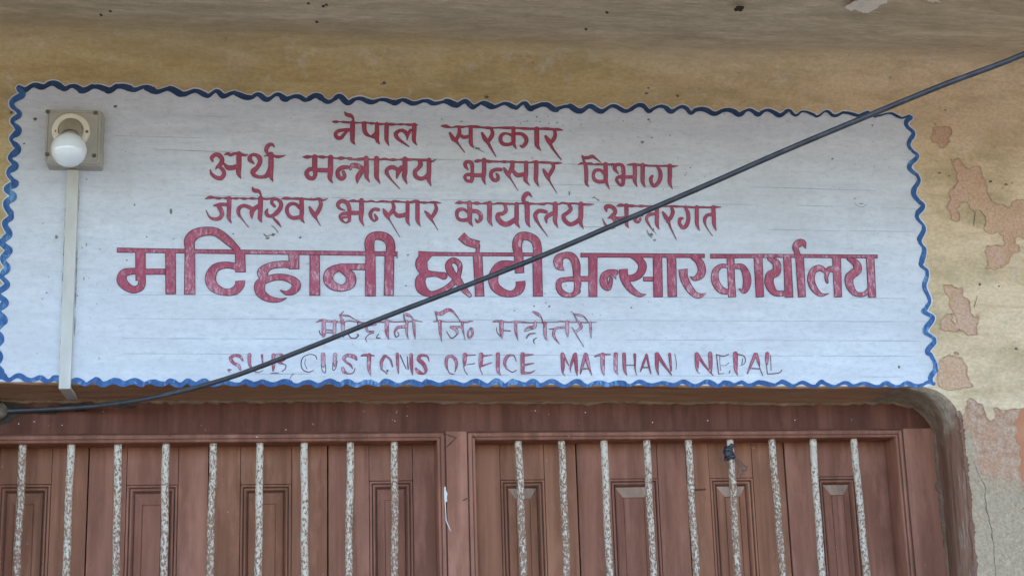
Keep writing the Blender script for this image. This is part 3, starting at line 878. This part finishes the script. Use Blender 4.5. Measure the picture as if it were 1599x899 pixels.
# chips of plaster and insect marks on the ochre wash
ch = random.Random(11)
chips = [(1467,270),(1482,275),(1547,283),(1571,288),(1580,286),(1530,444),(1560,447),(1587,544),(1476,172),(1012,138),(1010,146),(1058,150),(955,118),(1087,118),(305,66),(330,70),(55,186),(38,224),(18,176),(160,25),(172,18),(595,132),(600,130),(760,152),(890,70),(1540,118),(1563,122)]
for (x, y) in chips:
    r = ch.uniform(1.2, 3.0)
    P = [(x+r*1.3*math.cos(a)*ch.uniform(.5, 1.2), y+r*math.sin(a)*ch.uniform(.5, 1.2)) for a in [k*.9 for k in range(7)]]
    if y > 95: wall.poly([W(px, py, -.0012) for px, py in P], 10)
# crack
cr = Brush(wall, .0022, 10, 3, 2.5e-6, .4)
cr.stroke([(1523,726,.5),(1529,742,.8),(1537,756,1.3),(1539,764,.8),(1538,775,1.1),(1540,786,.9),(1540,795,1.5),(1544,806,1.2),(1545,815,1.4),(1549,827,1.1),(1549,838,1.7),(1552,850,.9),(1552,866,.9),(1555,899,.8),(1556,960,.5)])
cr.stroke([(1526,462,.8),(1524,470,1.2),(1521,479,.8)])
cr.stroke([(1523,331,1.0),(1521,346,1.4),(1521,353,.7)])
# brown paint slopped past the arris
ov = Brush(wall, .0030, 1, 2.5, 1e-6, .55)
q = [p for p in ED if p[1] < 1500]
ov.stroke([(x+.6, y, 5.0+2.5*math.sin(i*1.7)) for i, (x, y) in enumerate(q)])
# ragged mortar between frame and reveal
rm = random.Random(5)
path = RG[-1][4:-4]
pp = []; rr = []
for a, b in zip(path, path[1:]):
    k = max(1, int((b-a).length/.012))
    for i in range(k):
        p = a.lerp(b, i/k)
        pp.append(p+Vector((rm.uniform(-.002, .002), -.001+rm.uniform(-.002, .002), rm.uniform(-.003, .002))))
        big = 1.0 + 1.6*max(0, 1-(p-RG[-1][52]).length/.16) if len(RG[-1]) > 52 else 1
        rr.append(rm.uniform(.003, .0075)*big)
wall.tube(pp, rr, 6, 3)
# broken plaster hole at left of lintel: its shade painted as a dark sheet
P = fractal([(-60,622),(-20,619),(8,622),(22,628),(31,637),(29,648),(18,657),(4,662),(-25,660),(-60,652)], 2, .15)
wall.poly([W(x, y, YF-.004) for x, y in P], 9)
wall.build('wall', [MT['cream'], MT['reveal'], MT['reveal_top'], MT['cement'], MT['cream'], MT['terracotta'], MT['salmon'], MT['rust_wash'], MT['lime'], MT['soot_shade'], MT['crack']], bld)

slab = MB()
SY = -1.45; DROP = 0.15
slab.add([(BX0-.4, -.075, ZS), (BX1+.4, -.075, ZS), (BX1+.4, SY, ZS-.01), (BX0-.4, SY, ZS-.01)], [(0, 1, 2, 3)], 0)
slab.add([(BX0-.4, SY, ZS-.01), (BX1+.4, SY, ZS-.01), (BX1+.4, SY, ZS+.13), (BX0-.4, SY, ZS+.13)], [(0, 1, 2, 3)], 1)
if DROP: slab.box((BX0-.4, SY-.12, ZS-DROP), (BX1+.4, SY-.0005, ZS+.131), 1)  # unseen edge beam added to cut the sky light on the sign top
slab.add([(BX0-.4, SY, ZS+.13), (BX1+.4, SY, ZS+.13), (BX1+.4, BY1+.4, ZS+.13), (BX0-.4, BY1+.4, ZS+.13)], [(0, 1, 2, 3)], 1)
for x in (BX0-.4, BX1+.4):
    slab.add([(x, SY, ZS-.01), (x, BY1+.4, ZS-.01), (x, BY1+.4, ZS+.13), (x, SY, ZS+.13)], [(0, 1, 2, 3)], 1)
slab.add([(BX0-.4, BY1+.4, ZS-.01), (BX1+.4, BY1+.4, ZS-.01), (BX1+.4, BY1+.4, ZS+.13), (BX0-.4, BY1+.4, ZS+.13)], [(0, 1, 2, 3)], 1)
slab.add([(BX0-.4, BY1, ZS), (BX1+.4, BY1, ZS), (BX1+.4, BY1+.4, ZS-.01), (BX0-.4, BY1+.4, ZS-.01)], [(0, 1, 2, 3)], 1)
def ray_z(px, py, z):
    d = RGT*((px-799.5)/FOC) - UPV*((py-449.5)/FOC) + FWD
    return CAM + d*((z-CAM.z)/d.z)
def spatch(pts, mi, it=3, amp=.2):
    P = fractal(pts, it, amp)
    slab.poly([ray_z(x, y, ZS-.013) for x, y in P], mi)
spatch([(1318,12),(1330,4),(1345,-4),(1370,-8),(1388,-2),(1385,6),(1372,10),(1362,17),(1345,19),(1330,18)], 2)
spatch([(1440,-4),(1462,-2),(1470,5),(1455,4)], 2)
spatch([(1146,14),(1152,9),(1162,10),(1158,18),(1148,19)], 3)
for (x, y) in [(505,10),(510,8),(495,35),(482,6),(158,24),(172,18),(948,20),(915,46)]:
    spatch([(x-3,y-1.5),(x+1,y-2),(x+3,y+1),(x-1,y+2)], 3, 2)
slab.build('eave_slab', [MT['cream'], MT['roofing'], MT['chalk'], MT['soot_shade']], bld)

# ------------------------------------------------------------------ window: frame, shutters, bars
RB = 0.075                                    # depth of the rebate in front of the shutters
zhead = (W(0, 690, YF).z + W(1390, 684, YF).z)/2
xm0, xm1 = W(684, 760, YF).x, W(744, 760, YF).x
xj1 = W(1405, 750, YF).x
xj0 = xm0-(xj1-xm1)
zsill = ZB+.07
fr = MB()
OX0, OX1, OZ0, OZ1 = XL-.09, XR+.06, ZB-.02, ZT+.07
EDGE = .021
ZH = zhead+EDGE+.0005
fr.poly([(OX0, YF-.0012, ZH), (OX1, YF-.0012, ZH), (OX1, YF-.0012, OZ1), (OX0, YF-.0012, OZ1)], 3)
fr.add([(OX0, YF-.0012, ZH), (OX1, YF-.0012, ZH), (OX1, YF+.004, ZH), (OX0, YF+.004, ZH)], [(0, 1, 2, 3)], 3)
fr.poly([(OX0, YF, OZ0), (OX1, YF, OZ0), (OX1, YF, OZ1), (OX0, YF, OZ1)], 0,
        [[(a-EDGE, YF, zsill-EDGE), (b+EDGE, YF, zsill-EDGE), (b+EDGE, YF, zhead+EDGE), (a-EDGE, YF, zhead+EDGE)] for a, b in ((xj0, xm0), (xm1, xj1))])
mp = [(.021, YF), (.0205, YF+.005), (.0175, YF+.005), (.017, YF+.001), (.013, YF-.0015), (.009, YF+.0005), (.0085, YF+.004), (.007, YF+.003), (.004, YF+.0005), (.001, YF+.003), (0, YF+.008), (0, YF+RB+.04)]
for a, b in ((xj0, xm0), (xm1, xj1)):
    fr.sweep_rect(mp, a, b, zsill, zhead)
    fr.sweep_rect([(.0205, YF+.0047), (.0175, YF+.0047)], a, b, zsill, zhead, 4)
    fr.sweep_rect([(.0088, YF+.0036), (.0070, YF+.0027)], a, b, zsill, zhead, 4)
# mitred joint of the mullion under the head and a scrape of white paint beside it
def fpoly(pts, mi, d=.0006): fr.poly([W(x, y, YF-d) for x, y in pts], mi)
fb = [(692,676,1.0),(706,681,1.3),(713,683,.8)]
def fstroke(P, mi, d):
    S = smooth_path(P, 2); vs = []
    for i, (x, y, w) in enumerate(S):
        a = S[max(i-1, 0)]; b = S[min(i+1, len(S)-1)]; dx, dy = b[0]-a[0], b[1]-a[1]; l = math.hypot(dx, dy) or 1
        vs += [W(x-dy/l*w/2, y+dx/l*w/2, YF-d), W(x+dy/l*w/2, y-dx/l*w/2, YF-d)]
    fr.add(vs, [(2*i, 2*i+1, 2*i+3, 2*i+2) for i in range(len(S)-1)], mi)
fstroke(fb, 1, .0016); fstroke([(713,683,.8),(703,692,1.4),(697,698,.7)], 1, .0019)
fstroke([(737,677,.9),(741,682,1.3),(746,688,.8)], 1, .0016)
fpoly(fractal([(693.5,760),(696,759),(698.5,782),(694.5,784)], 2, .1), 2)
fstroke([(695,783,1.6),(696,800,1.2),(697,812,1.4),(701,822,1.6),(704,829,.6)], 2, .0009)
fstroke([(722,781,.8),(727,779,1.6),(730,777,.9)], 1, .0006)
fpoly(fractal([(-60,628),(40,634),(90,634),(150,633),(200,632),(215,633),(190,636),(140,639),(100,640),(40,646),(-60,655)], 3, .14), 1, .0045)
rw = random.Random(9)
for k in range(46):
    x, y = rw.uniform(20, 1440), rw.uniform(640, 682)
    r = rw.uniform(.5, 1.5)
    fpoly([(x-r, y), (x, y-r*.7), (x+r*.9, y+.2), (x+.1, y+r*.8)], 2 if rw.random() < .35 else 1, .0018+k*1e-5)
win = fr.build('window', [MT['wood2'], MT['soot_shade'], MT['pvc'], MT['head'], MT['groove']], bld)
tag(win, 'wide brown wooden window with shutters closed behind white rusty bars')

# shutter leaves behind the bars
YS = YF+RB
def seam(px): return W(px, 790, YS).x
edges_l = [xj0-.004, seam(136), seam(325), seam(512), xm0+.012]
edges_r = [xm1-.012, seam(903), seam(1076), seam(1231), xj1+.012]
pans = [(None, 78), (196.5, 277), (375, 455), (577, 645), (783, 852), (952, 1030), (1112, 1180), (1279, 1342)]
leaf_i = 0
ztop = zhead+.03
zpan = W(500, 752, YS).z
for E in (edges_l, edges_r):
    for a, b in zip(E, E[1:]):
        p0, p1 = pans[leaf_i]
        ra = random.Random(40+leaf_i)
        x0, x1 = a+.0016, b-.0016
        q1 = W(p1, 790, YS).x
        q0 = W(p0, 790, YS).x if p0 else q1-.118
        m = MB(); T = .028
        dy = ra.uniform(-.003, .003)
        y = YS+.004+dy
        zp1 = zpan+ra.uniform(-.004, .003)
        zr0 = zp1-.46; zr1 = zr0-.09; zb = zsill-.03
        for (u, v) in ((x0, q0-.0009), (q1+.0009, x1)):
            m.box((u, y, zb), (v, y+T, ztop))
        for (u, v) in ((zp1+.0009, ztop-.001), (zr1+.0009, zr0-.0009), (zb+.001, zb+.09)):
            m.box((q0+.0002, y+.0012, u), (q1-.0002, y+T-.001, v))
        for (u, v) in ((zr0, zp1), (zb+.10, zr1)):
            m.sweep_rect([(0, y+.010), (0, y+.003), (-.001, y-.0008), (-.0055, y-.0012), (-.0062, y+.005), (-.0088, y+.0055), (-.009, y+.002), (-.013, y+.003), (-.0155, y+.009), (-.0165, y+.0155), (-.019, y+.016)], q0, q1, u, v)
            m.sweep_rect([(-.0062, y+.0048), (-.0088, y+.0053)], q0, q1, u, v, 1)
            m.sweep_rect([(.0009, y+.0105), (0, y+.0098)], q0, q1, u, v, 1)
            m.sweep_rect([(-.0160, y+.0152), (-.0195, y+.0157), (-.0195, y+.013)], q0, q1, u, v, 1)
            i0, i1, j0, j1 = q0+.0195, q1-.0195, u+.0195, v-.0195
            k0, k1, l0, l1 = i0+.017, i1-.017, j0+.026, j1-.026
            A_ = [(i0, y+.013, j0), (i1, y+.013, j0), (i1, y+.013, j1), (i0, y+.013, j1)]
            B_ = [(k0, y+.0045, l0), (k1, y+.0045, l0), (k1, y+.0045, l1), (k0, y+.0045, l1)]
            for kk in range(4):
                m.add([A_[kk], A_[(kk+1) % 4], B_[(kk+1) % 4], B_[kk]], [(0, 1, 2, 3)], 2 if kk == 2 and leaf_i >= 4 else 0)
            m.sweep_rect([(0, y+.0045), (-.0004, y+.0062), (-.0018, y+.0062), (-.0022, y+.004)], k0, k1, l0, l1)
            m.sweep_rect([(-.0003, y+.0061), (-.0019, y+.0061)], k0, k1, l0, l1, 1)
            k0 += .0022; k1 -= .0022; l0 += .0022; l1 -= .0022
            m.add([(k0, y+.004, l0), (k1, y+.004, l0), (k1, y+.004, l1), (k0, y+.004, l1)], [(0, 1, 2, 3)])
        if leaf_i == 6:
            h0 = W(1085, 764, y-.004); h1 = W(1102, 763, y-.006)
            m.tube([h0+Vector((0, .012, 0)), h0, h0.lerp(h1, .5), h1], .0016, 8, 1)
        o = m.build('shutter', [MT['wood2'] if leaf_i % 2 else MT['wood'], MT['groove'], MT['wood_pale']], win, .0012)
        leaf_i += 1
# added dark board puts shade behind the seams so that they read black
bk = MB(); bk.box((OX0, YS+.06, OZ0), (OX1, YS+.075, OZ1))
bk.build('seam_shade_board', MT['soot_shade'], win)

# bars
bars = [(35,26.7),(111,103.8),(185.5,180.7),(259.5,256.5),(332.8,328),(405,403),(476,475),(547,544.5),(615,617),(810,816.7),(876.5,885),(943,953),(1010,1022),(1075,1089),(1140,1153),(1206.6,1222.6),(1270,1284),(1334.6,1353)]
YB = YF+.026
rb = random.Random(21)
for i, (a, b) in enumerate(bars):
    p = W(a, 694, YB); q = W(b, 899, YB)
    m = MB(); pts = []; rd = []
    N = 40
    sx = (q.x-p.x)/(q.z-p.z)*.8
    ph = rb.uniform(0, 6)
    for k in range(N+1):
        z = zhead+.012 + (zsill-.012-zhead-.012)*k/N
        pts.append((p.x+sx*(z-p.z)*(1 if z > q.z else 0) + (sx*(q.z-p.z) if z <= q.z else 0)+.0011*math.sin(ph+z*9)+.0007*math.sin(ph*2+z*31), YB+.001*math.sin(ph+z*7), z))
        rd.append(.0088+rb.uniform(-.0003, .0003))
    m.tube(pts, rd, 14, 0)
    m.build('bar', MT['rod'], win)

# ------------------------------------------------------------------ painted sign
sg = empty('painted_sign', W(720, 600, 0), 'white hand painted sign with crimson lettering and wavy blue border above the window', 'sign')
top = [(30,138),(75,134),(120,137),(160,138),(200,137),(250,141),(300,145),(350,147),(400,151),(500,154),(590,158),(650,159),(700,161),(760,164),(800,165),(860,167),(925,170),(1000,169),(1100,173),(1160,175),(1250,177),(1310,178),(1380,179),(1420,182)]
right = [(1422,184),(1420,200),(1425,235),(1430,290),(1437,340),(1440,390),(1446,440),(1450,500),(1455,545),(1459,595)]
bottom = [(x, y-2.2) for x, y in [(1458,601),(1400,603),(1300,602),(1200,601),(1100,601),(1000,601),(900,601),(800,600),(700,600),(600,600),(500,600),(400,600),(300,600),(200,599),(130,598),(60,594),(0,590),(-12,588)]]
left = [(-4,588),(-3,545),(1,500),(3,460),(8,420),(9,380),(14,330),(17,290),(20,250),(23,200),(25,165),(30,140)]
wv = random.Random(4)
def wavy(base, period, amp, w0, w1):
    """a hand painted wave along a base line; returns (x, y, w)"""
    S = smooth_path([(x, y, 0) for x, y in base], 1.0); out = []; s = 0; ph = 0; a = amp; per = period; sgn = 1
    acc = 0; wj = 0
    for i in range(len(S)):
        p, q = S[max(i-1, 0)], S[min(i+1, len(S)-1)]
        dx, dy = q[0]-p[0], q[1]-p[1]; l = math.hypot(dx, dy) or 1
        ds = math.dist(S[i][:2], S[i-1][:2]) if i else 0
        ph += ds/per*2*math.pi; acc += ds
        if acc > per/2: acc = 0; per = period*wv.uniform(.66, 1.35); a += .85*(amp*wv.uniform(.4, 1.4)-a); wj = wv.uniform(-.2, .3)
        t = i/len(S)
        w = (w0+(w1-w0)*t)*(1+.18*math.sin(ph*1.0+1.1)+wj*.8)
        k = math.sin(ph)*a
        out.append((S[i][0]-dy/l*k, S[i][1]+dx/l*k, w))
    return out
sides = [wavy(top, 33, 3.6, 8.4, 5.8), wavy(right, 35, 5.6, 6.4, 6.4), wavy(bottom, 31, 2.9, 5.2, 8.2), wavy(left, 30, 5.4, 10.5, 7.5)]
# taper of the top stroke: thick at the left, thin before the right corner
sides[0] = [(x, y, w*(.62 if x > 1230 else 1)) for x, y, w in sides[0]]
panel = MB()
inner = [p for p in top] + [p for p in right] + [(1459, 602)]
bot = [(x, PX((W(x, 600).x, 0, ztop_at(W(x, 600).x)+.0045))[1]-.4+.35*math.sin(x*.11)) for x in range(1456, -5, -8)]
inner += bot + [(-4, 592)] + left[1:-1]
panel.poly([W(x, y, -.0004) for x, y in inner], 0)
hal = Brush(panel, .00045, 0, 2, 1e-7)
for k in (0, 1, 3):
    hal.stroke([(x, y, w+3.4+.8*math.sin(i*.05)) for i, (x, y, w) in enumerate(sides[k]) if i % 3 == 0])
# pencil guide lines, broken
pl = Brush(panel, .0008, 1, 6, 1e-7)
lr = random.Random(12)
for (xa, ya, xb, yb, den) in [(185,176,500,189,.35),(180,212,330,216,.5),(200,232,1050,262,.35),(215,275,1060,292,.35),(180,303,1430,324,.45),(190,343,1425,362,.5),(190,388,185,388,0),(640,396,1420,401,.35),(186,460,1425,466,.85),(188,497,1448,502,.97),(192,528,1448,532,.95),(192,552,1440,556,.6),(250,583,1440,588,.55),(1180,178,1410,186,.2),(1200,238,1420,247,.4),(1200,260,1425,266,.4),(1180,292,1425,300,.55),(1200,322,1430,326,.5)]:
    x = xa
    while x < xb:
        ln = lr.uniform(30, 190)
        e = min(x+ln, xb)
        if lr.random() < den:
            t0, t1 = (x-xa)/(xb-xa), (e-xa)/(xb-xa)
            pl.stroke([(x, ya+(yb-ya)*t0, .5), ((x+e)/2, ya+(yb-ya)*(t0+t1)/2+lr.uniform(-.3, .3), lr.uniform(.6, 1.1)), (e, ya+(yb-ya)*t1, .5)])
        x = e+lr.uniform(0, 16)
# flecks of dirt, mostly in loose clusters
fk = random.Random(8)
spots = [(427,366,4,3.5),(418,372,5,3),(1017,366,5,4),(1020,358,3,2),(1022,375,3.5,2.5),(838,183,2.2,1.8),(850,181,2,1.6),(820,190,1.5,1.5),(843,190,1.8,1.8),(857,193,1.4,2),(1013,187,3,2.5),(1003,222,4,3.5),(1018,215,2.5,2),(1015,190,2,2),(1362,196,2.5,2.5),(88,370,3.5,4),(180,166,5,3.5),(267,330,4,6),(135,382,1.5,4),(156,389,1.2,2),(128,387,1.2,3),(135,280,2,2.5),(210,320,2,2.5),(52,141,1.2,5),(469,371,3,3),(486,309,1.2,1.5),(927,309,5,1.6),(889,302,2,5),(955,258,2,4),(1078,262,2,2),(1404,573,3.5,4),(1300,248,3,2),(1335,310,2,1.5),(1345,318,6,1.4),(870,192,2,1.5),(690,186,1,4),(105,467,2,2),(73,457,3,2),(66,467,2.5,1),(131,435,1.5,4),(155,559,1.2,3),(620,402,2.5,2.5),(637,398,2.5,2.5),(634,446,2,2),(198,406,2,2),(229,370,2,2),(271,373,2,2),(364,365,2,2),(986,480,2.4,2),(834,478,2,2),(858,478,3,2.4),(803,485,2,2),(720,190,3,1.5),(746,232,7,2.5)]
for _ in range(150):
    spots.append((fk.uniform(60, 1420), fk.gauss(0, 1)*110+330, fk.uniform(.4, 1.1), fk.uniform(.4, 1.2)))
for _ in range(70):
    cx, cy = fk.choice([(1040, 270), (860, 190), (1010, 200), (150, 480), (900, 480), (1330, 250), (130, 440)])
    spots.append((fk.gauss(cx, 28), fk.gauss(cy, 22), fk.uniform(.5, 1.6), fk.uniform(.5, 2.2)))
dd = .00095
for (x, y, rx, ry) in spots:
    if not (45 < x < 1415 and 160+x*.025 < y < 585): continue
    dd += 2e-6; rx *= .8; ry *= .8
    panel.poly([W(x+rx*math.cos(a)*fk.uniform(.55, 1.1), y+ry*math.sin(a)*fk.uniform(.55, 1.1), -dd) for a in [k*2*math.pi/8 for k in range(8)]], 2)
gs = Brush(panel, .0013, 2, 3, 1e-7, .5)
for (xa, ya, xb, yb) in ((104.3,268,92,598), (124.6,268,113.5,598), (72,256,160,259), (160.5,178,161.5,256)):  # broken dark strokes: painted contact shade and grime along conduit and box
    t = 0
    while t < 1:
        e = min(1, t+fk.uniform(.03, .16))
        if fk.random() < .6:
            gs.stroke([(xa+(xb-xa)*t, ya+(yb-ya)*t, .4), (xa+(xb-xa)*(t+e)/2+fk.uniform(-.4, .6), ya+(yb-ya)*(t+e)/2, fk.uniform(.7, 1.8)), (xa+(xb-xa)*e, ya+(yb-ya)*e, .4)])
        t = e+fk.uniform(0, .06)
for P in ([(412,365,1.2),(416,369,2.4),(422,367,1.4),(427,368,2.2)], [(424,352,1),(430,357,2),(434,363,1.2)], [(1335,318,.8),(1340,322,1.2),(1348,323,1),(1353,319,.7)], [(1010,359,1),(1013,366,1.8),(1018,371,1.4)], [(1021,360,1),(1025,366,1.4)], [(742,229,1),(748,234,1.6),(756,238,.8)], [(927,307,1),(935,313,1.5)], [(478,413,.6),(487,410,1.0),(497,413,.8)], [(450,596,.6),(456,585,.9),(460,583,.6)]):
    gs.stroke(P)
pn = panel.build('panel', [MT['white'], MT['pencil'], MT['fleck']], sg)

for k, S in enumerate(sides):
    m = MB()
    Bd = Brush(m, .0012, 0, 1.2, 1.2e-6)
    pts = [(x, y, w) for i, (x, y, w) in enumerate(S) if i % 3 == 0] + [S[-1]]
    Bd.stroke(pts)
    m.build('border', MT['blue_dark'] if k == 0 else MT['blue'], sg)

cur = None
def finish(cur):
    if cur: cur[0].build('word', [MT['ink'], cur[1]], sg)
for (kind, ox, oy, s, wear, data) in WORDS:
    if kind == 'word':
        finish(cur)
        m = MB(); cur = (m, fill_mat(wear)); A = Brush(m, .0010, 0, 1.1, 1.2e-6); B = Brush(m, .0026, 1, 1.1, 1.2e-6, .03)
    big = s < 6.5 and wear < .4 and oy == 345 or (oy == 365)
    for line in data.strip().split('\n'):
        line = line.strip()
        sq = line[0] == 'b'; ol = line[0] == 'o'
        P = [tuple(float(v) for v in t.split(',')) for t in line.lstrip('bo').split()]
        P = [(ox+x/s, oy+y/s, w/s) for x, y, w in P]
        A.stroke(P, sq)
        if not ol: B.stroke(P, sq, 1.15 if big else .7)
finish(cur)

# ------------------------------------------------------------------ lamp on its box
D = .048
c0 = W(113.5, 212, -D)
lamp = empty('wall_lamp', W(115, 215, 0), 'opal globe bulb in ivory holder on square plastic box at upper left of sign', 'lamp')
x0, z0 = W(69, 254, -D).x, W(69, 254, -D).z; x1, z1 = W(158, 173, -D).x, W(158, 173, -D).z
def rrect(x0, x1, z0, z1, r, y, n=5):
    out = []
    for cx, cz, a0 in ((x1-r, z1-r, 0), (x0+r, z1-r, 90), (x0+r, z0+r, 180), (x1-r, z0+r, 270)):
        for k in range(n+1):
            a = RAD(a0+90*k/n); out.append((cx+r*math.cos(a), y, cz+r*math.sin(a)))
    return out
def prism(m, loops, mi=0, cap=True):
    n = len(loops[0]); vs = [p for l in loops for p in l]
    m.add(vs, [(i*n+k, i*n+(k+1) % n, (i+1)*n+(k+1) % n, (i+1)*n+k) for i in range(len(loops)-1) for k in range(n)], mi)
    if cap: m.add(loops[-1], [tuple(range(n))], mi)
m = MB()
prism(m, [rrect(x0+.003, x1+.004, z0-.002, z1, .004, -.0002), rrect(x0+.003, x1+.004, z0-.002, z1, .004, -D+.008)])
m.build('box', MT['pvc_grey'], lamp)
m = MB()
prism(m, [rrect(x0, x1, z0, z1, .008, -D+.010), rrect(x0, x1, z0, z1, .008, -D+.001), rrect(x0+.0015, x1-.0015, z0+.0015, z1-.0015, .007, -D)], cap=False)
prism(m, [rrect(x0+.0015, x1-.0015, z0+.0015, z1-.0015, .007, -D), rrect(x0+.004, x1-.004, z0+.004, z1-.004, .006, -D), rrect(x0+.0055, x1-.0055, z0+.0055, z1-.0055, .005, -D+.0018), rrect(x0+.008, x1-.008, z0+.008, z1-.008, .004, -D+.0002)])
cover = m.build('cover_plate', MT['pvc_grey'], lamp)
for (px, py) in ((74.5, 174.5), (149, 176.5), (73.5, 241), (147, 243)):
    m = MB(); p = W(px, py, -D-.0005)
    m.lathe([(0, .0052), (.0012, .005), (.0018, .0036), (.0004, .003), (.0004, 0)], p, (0, -1, 0), 14)
    m.build('screw', MT['screw'], lamp)
hc = W(111, 205, -D-.002)
m = MB()
m.lathe([(-.003, .0425), (.004, .0425), (.007, .0405), (.008, .038), (.0085, .0285)], hc, (0, -1, 0), 40)
m.build('rose', MT['ivory'], lamp)
bc = W(107.5, 234, -D-.098)
ax = (bc-hc).normalized()
m = MB()
m.lathe([(-.004, .0275), (.03, .0255), (.045, .0235), (.052, .022)], hc+Vector((0, -.004, 0)), ax, 32)
m.lathe([(.045, .0205), (.052, .0215), (.060, .0205), (.066, .019)], hc, ax, 28)
m.build('holder', MT['barrel'], lamp)
for px, py in ((88, 205), (135.5, 206)):
    m = MB(); p = W(px, py, -D-.0085)
    m.lathe([(-.002, .0042), (.0012, .0042), (.0018, .003), (.0018, 0)], p, (0, -1, 0), 14)
    m.build('screw', MT['screw'], lamp)
m = MB()
R = .0388
prof = [(R*math.cos(t), R*math.sin(t)) for t in [math.pi*.82-(math.pi*.82)*k/26 for k in range(27)]]
prof = [(-R*1.02, .018)]+prof
m.lathe(prof, bc, ax, 40)
m.build('bulb', MT['bulb'], lamp)

# ------------------------------------------------------------------ conduit from the box to the lintel
cd = MB()
CT = .013
a0, a1 = W(105, 258, -CT), W(123.5, 258, -CT)
b0, b1 = W(91, 616.5, -CT), W(109.5, 616.5, -CT)
ZT = ztop_at(W(100, 600).x)
zc = ZT-.013
b0 = Vector((b0.x, -CT, zc)); b1 = Vector((b1.x, -CT, zc))
def back(v, y=-.0003): return Vector((v.x, y, v.z))
zl2 = z0-.004
cd.add([back(Vector((a0.x, 0, zl2))), back(Vector((a1.x, 0, zl2))), back(b1), back(b0), Vector((a0.x, -CT, zl2)), Vector((a1.x, -CT, zl2)), b1, b0],
       [(4, 5, 6, 7), (0, 4, 7, 3), (1, 2, 6, 5), (0, 1, 5, 4), (3, 7, 6, 2)])
cd.box((b0.x+.0002, .0006, zc+.0002), (b1.x-.0002, YF-.004, ZT-.0045), 0)
o = cd.build('cable_conduit', MT['pvc'], None, .0012, org=W(105, 450, 0))
tag(o, 'thin white plastic trunking running straight down from the lamp box to the lintel', 'conduit')

# ------------------------------------------------------------------ cable
cb = MB()
pts = [(-70,644,.132),(-30,643,.130),(30,640.5,.128),(90,637.5,.122),(140,634.5,.105),(200,627,.055),(250,618,.0),(300,606.5,-.05),(350,591.5,-.085),(400,574,-.12),(500,535.5,-.20),(600,495.5,-.28),(720,450,-.375),(850,397.5,-.475),(980,342,-.575),(1100,290,-.665),(1220,238,-.75),(1340,187,-.835),(1470,134.5,-.925),(1599,85,-1.0)]
rc = random.Random(6)
P3 = [W(x, y+(rc.uniform(-.9, .9) if 300 < x < 1500 else 0), d) for x, y, d in pts]
last = P3[-1]-P3[-3]
for k in range(1, 9): P3.append(P3[19]+last*(k*.6)+Vector((0, 0, .012*k*k)))
S = [Vector(p) for p in smooth_path([tuple(p) for p in P3], .03)]
cb.tube(S, .0056, 10)
o = cb.build('overhead_cable', MT['cable'], None, org=tuple(P3[5]))
tag(o, 'black cable strung diagonally across the sign from lower left to upper right', 'cable')

# ------------------------------------------------------------------ taped wires on a bar
ti = 14
p = W(1139, 707, YB)
wt = empty('taped_wire_bundle', p, 'black tape and loose brown wire ends wound round the fourth window bar from the right', 'wire')
m = MB(); tp = []; tr = []
for k in range(15):
    z = p.z+.019-.036*k/14
    tp.append((p.x-.001+.0015*math.sin(k*1.3), YB, z)); tr.append(.0125+.0022*math.sin(k*1.9)+rb.uniform(-.0006, .0012))
m.tube(tp, tr, 16)
m.build('tape', MT['tape'], wt)
for P, w in (([(1128,712),(1125,717),(1128,721),(1134,716)], .0009), ([(1147,716),(1152,722),(1153,731),(1151,742)], .0011), ([(1148,712),(1158,722),(1167,731),(1163,735),(1154,728)], .0010), ([(1147,718),(1158,727),(1168,728),(1158,738),(1152,748)], .0009), ([(1130,700),(1122,712),(1126,716)], .0009), ([(1150,714),(1156,728),(1161,738),(1155,745)], .0008)):
    m = MB()
    Q = [tuple(W(x, y, YB-.014+.004*math.sin(i))) for i, (x, y) in enumerate(P)]
    m.tube(smooth_path(Q, .003), w, 6)
    m.build('wire_end', MT['wire'], wt)

# ------------------------------------------------------------------ lump of mortar stuck in the broken corner
m = MB()
c = W(1, 641, YF-.014); rl = random.Random(2)
vs = []; fs = []
NN = 14; MM = 9
for i in range(MM+1):
    t = math.pi*i/MM
    for k in range(NN):
        a = 2*math.pi*k/NN
        r = .016*(1+rl.uniform(-.18, .18))
        vs.append((c.x+r*.9*math.sin(t)*math.cos(a), c.y+r*.8*math.sin(t)*math.sin(a), c.z+r*1.1*math.cos(t)))
for i in range(MM):
    for k in range(NN): fs.append((i*NN+k, i*NN+(k+1) % NN, (i+1)*NN+(k+1) % NN, (i+1)*NN+k))
m.add(vs, fs, 0, True)
o = m.build('mortar_lump', MT['crack'], None, org=tuple(c))
tag(o, 'rough dark lump of mortar in dark broken corner at left end of lintel', 'mortar')
